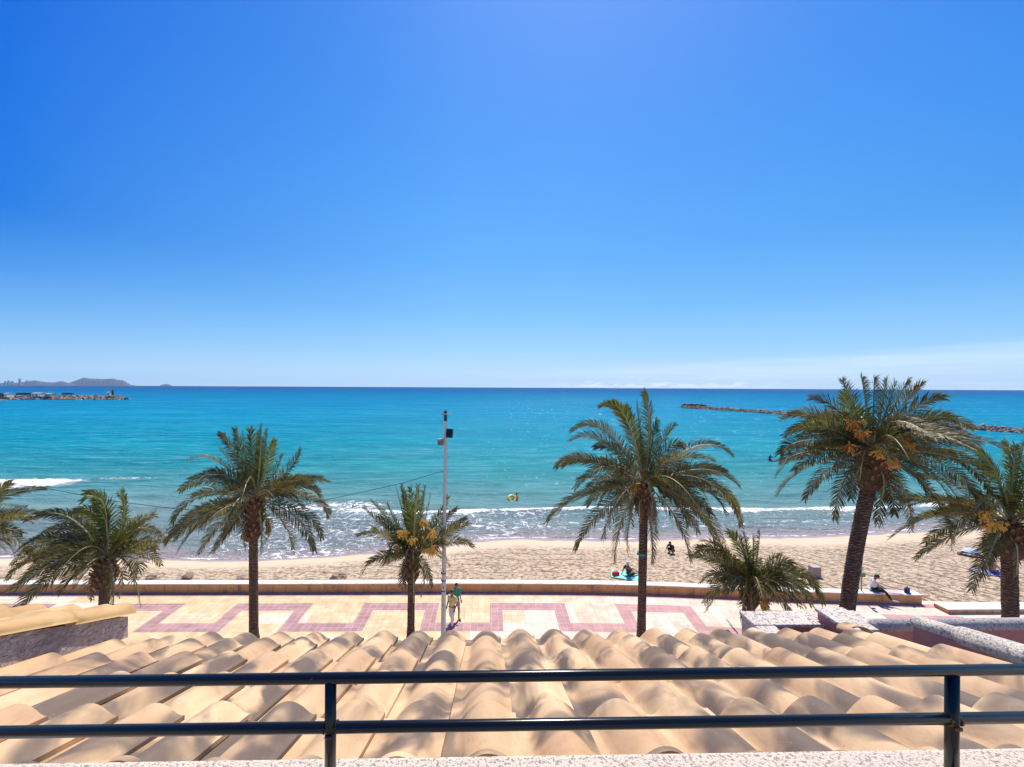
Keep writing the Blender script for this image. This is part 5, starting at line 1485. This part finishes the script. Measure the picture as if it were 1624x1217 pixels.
# small green topped signpost by the wall
q = G(1366, 952)
e = empty('sign_post', tuple(q), 'thin post with small green plate beside the sitting person', 'sign')
M['rust_post'] = simple('brown_post', (0.30, 0.22, 0.17), 0.7)
bm = bmesh.new(); cyl(bm, (0, 0, 0), (0, 0, 1.75), 0.035, 0.03, 10); bmobj('post', bm, M['rust_post'], e)
bm = bmesh.new(); box(bm, (0.09, 0, 1.35), (0.26, 0.03, 0.22), bevel=0.01); bmobj('sign_plate', bm, simple('green_plate', (0.05, 0.28, 0.08), 0.5), e)
bm = bmesh.new(); cyl(bm, (0, 0, 1.62), (0.02, 0, 1.85), 0.06, 0.09, 10); bmobj('tap_head', bm, simple('pale_metal', (0.5, 0.45, 0.42), 0.6), e)
# beach group at right: blue topped shelter, seated figure
q = on_sand(1540, 882)
e = empty('beach_tent', tuple(q), 'small pale blue topped beach tent with dark inside at right', 'tent')
bm = bmesh.new()
bmesh.ops.create_uvsphere(bm, u_segments=16, v_segments=10, radius=1, matrix=Matrix.Diagonal((0.62, 0.5, 0.55, 1)))
bmesh.ops.delete(bm, geom=[v for v in bm.verts if v.co.z < 0.18], context='VERTS'); bmobj('canopy', bm, cloth('tent_blue', (0.42, 0.55, 0.75)), e, smooth=True)
bm = bmesh.new(); bmesh.ops.create_uvsphere(bm, u_segments=16, v_segments=10, radius=1, matrix=Matrix.Diagonal((0.60, 0.48, 0.53, 1)))
bmesh.ops.delete(bm, geom=[v for v in bm.verts if v.co.z < -0.02 or v.co.z > 0.24], context='VERTS'); bmobj('side_cloth', bm, cloth('tent_dark', (0.03, 0.04, 0.10)), e, smooth=True)
q = on_sand(1522, 880); bag(tuple(q), 0.30, 0.2, (0.55, 0.25, 0.25), 'reddish bag left of the pale blue beach tent')
q = on_sand(1575, 911)
towel(1577, 912, 0.9, 1.9, R(65), (0.30, 0.28, 0.45), 'violet towel under the person bending forward at right', on=Vector((q.x, q.y, q.z + 0.04)))
person((q.x, q.y, q.z + 0.07), R(-60), sit, 'person in violet swimwear sitting on a violet towel at right', 'skin', None, cloth('violet_shorts', (0.10, 0.09, 0.26)), M['skin'], long_legs=False)
# swimmers
q = G(817, 793, SEA_Z)
e = empty('swim_ring', (q.x - 0.35, q.y, SEA_Z + 0.12), 'bright yellow inflatable ring floating in the shallow surf', 'swim ring')
V, Fc = [], []
for i in range(28):
    a = i * 2 * math.pi / 28
    for j in range(12):
        b = j * 2 * math.pi / 12; rr = 0.48 + 0.19 * math.cos(b)
        V.append((rr * math.cos(a), rr * math.sin(a), 0.19 * math.sin(b)))
for i in range(28):
    for j in range(12): Fc.append((i * 12 + j, ((i + 1) % 28) * 12 + j, ((i + 1) % 28) * 12 + (j + 1) % 12, i * 12 + (j + 1) % 12))
pyd('ring_tube', V, Fc, simple('yellow_vinyl', (0.75, 0.52, 0.06), 0.3, 0.1, 3, 0.0), e, smooth=True)
e.rotation_euler = (R(38), R(20), 0); e.scale = (0.85, 0.85, 0.85)
wade = dict(walk(0.2)); 
person((q.x + 0.22, q.y - 0.05, SEA_Z - 0.90), R(90), wade, 'wading bather in orange top beside the yellow ring', 'skin', cloth('orange_top', (0.75, 0.30, 0.04)), cloth('orange_shorts', (0.75, 0.30, 0.04)), long_legs=False)
q = G(559.5, 805, SEA_Z)
person((q.x, q.y, SEA_Z - 1.45), R(0), walk(0.1), 'swimmer with only the dark head above the surf', 'skin', None, cloth('swim_trunks', (0.05, 0.05, 0.08)), long_legs=False)
q = G(1222, 731.5, SEA_Z)
e = empty('paddle_board', (q.x + 0.5, q.y, SEA_Z + 0.06), 'dark paddle board on the glittering water left of the big palm', 'paddle board')
bm = bmesh.new(); bmesh.ops.create_icosphere(bm, subdivisions=3, radius=1, matrix=Matrix.Diagonal((1.55, 0.40, 0.09, 1))); bmobj('board', bm, simple('board_dark', (0.06, 0.08, 0.12), 0.4), e, smooth=True)
bm = bmesh.new(); box(bm, (-1.2, 0, -0.12), (0.2, 0.02, 0.2)); bmobj('fin', bm, M['black'], e)
kneel = {'pelvis': (0, 0, .30), 'waist': (0, .04, .46), 'chest': (0, .10, .68), 'neck': (0, .16, .84), 'head': (0, .20, .95), 'shL': (-.18, .12, .76), 'elL': (-.22, .30, .56), 'wrL': (-.10, .46, .44), 'shR': (.18, .12, .76), 'elR': (.24, .30, .56), 'wrR': (.12, .46, .44),
         'hipL': (-.10, .02, .28), 'knL': (-.13, .36, .10), 'anL': (-.13, -.05, .07), 'toeL': (-.13, -.20, .06), 'hipR': (.10, .02, .28), 'knR': (.13, .36, .10), 'anR': (.13, -.05, .07), 'toeR': (.13, -.20, .06)}
person((q.x - 0.2, q.y, SEA_Z + 0.13), R(-90), kneel, 'person in dark wetsuit kneeling on the paddle board', 'skin_d', cloth('dark_wetsuit', (0.03, 0.02, 0.05)), cloth('dark_wetsuit_legs', (0.03, 0.02, 0.05)), sleeves='long')
# sea air: pale haze round everything, far things fade to blue
t = NT('sea_haze')
t.n.remove(t.b)
pv = t.new('ShaderNodeVolumePrincipled'); pv.inputs['Color'].default_value = (0.55, 0.75, 1.0, 1); pv.inputs['Density'].default_value = 3.2e-5; pv.inputs['Anisotropy'].default_value = 0.1
t.l.new(pv.outputs[0], t.out.inputs['Volume'])
bm = bmesh.new(); box(bm, (0, 6800, 145), (30000, 14600, 300))
hz = bmobj('haze', bm, t.m); tag(hz, kind='stuff')
print('scene built', len(bpy.data.objects))
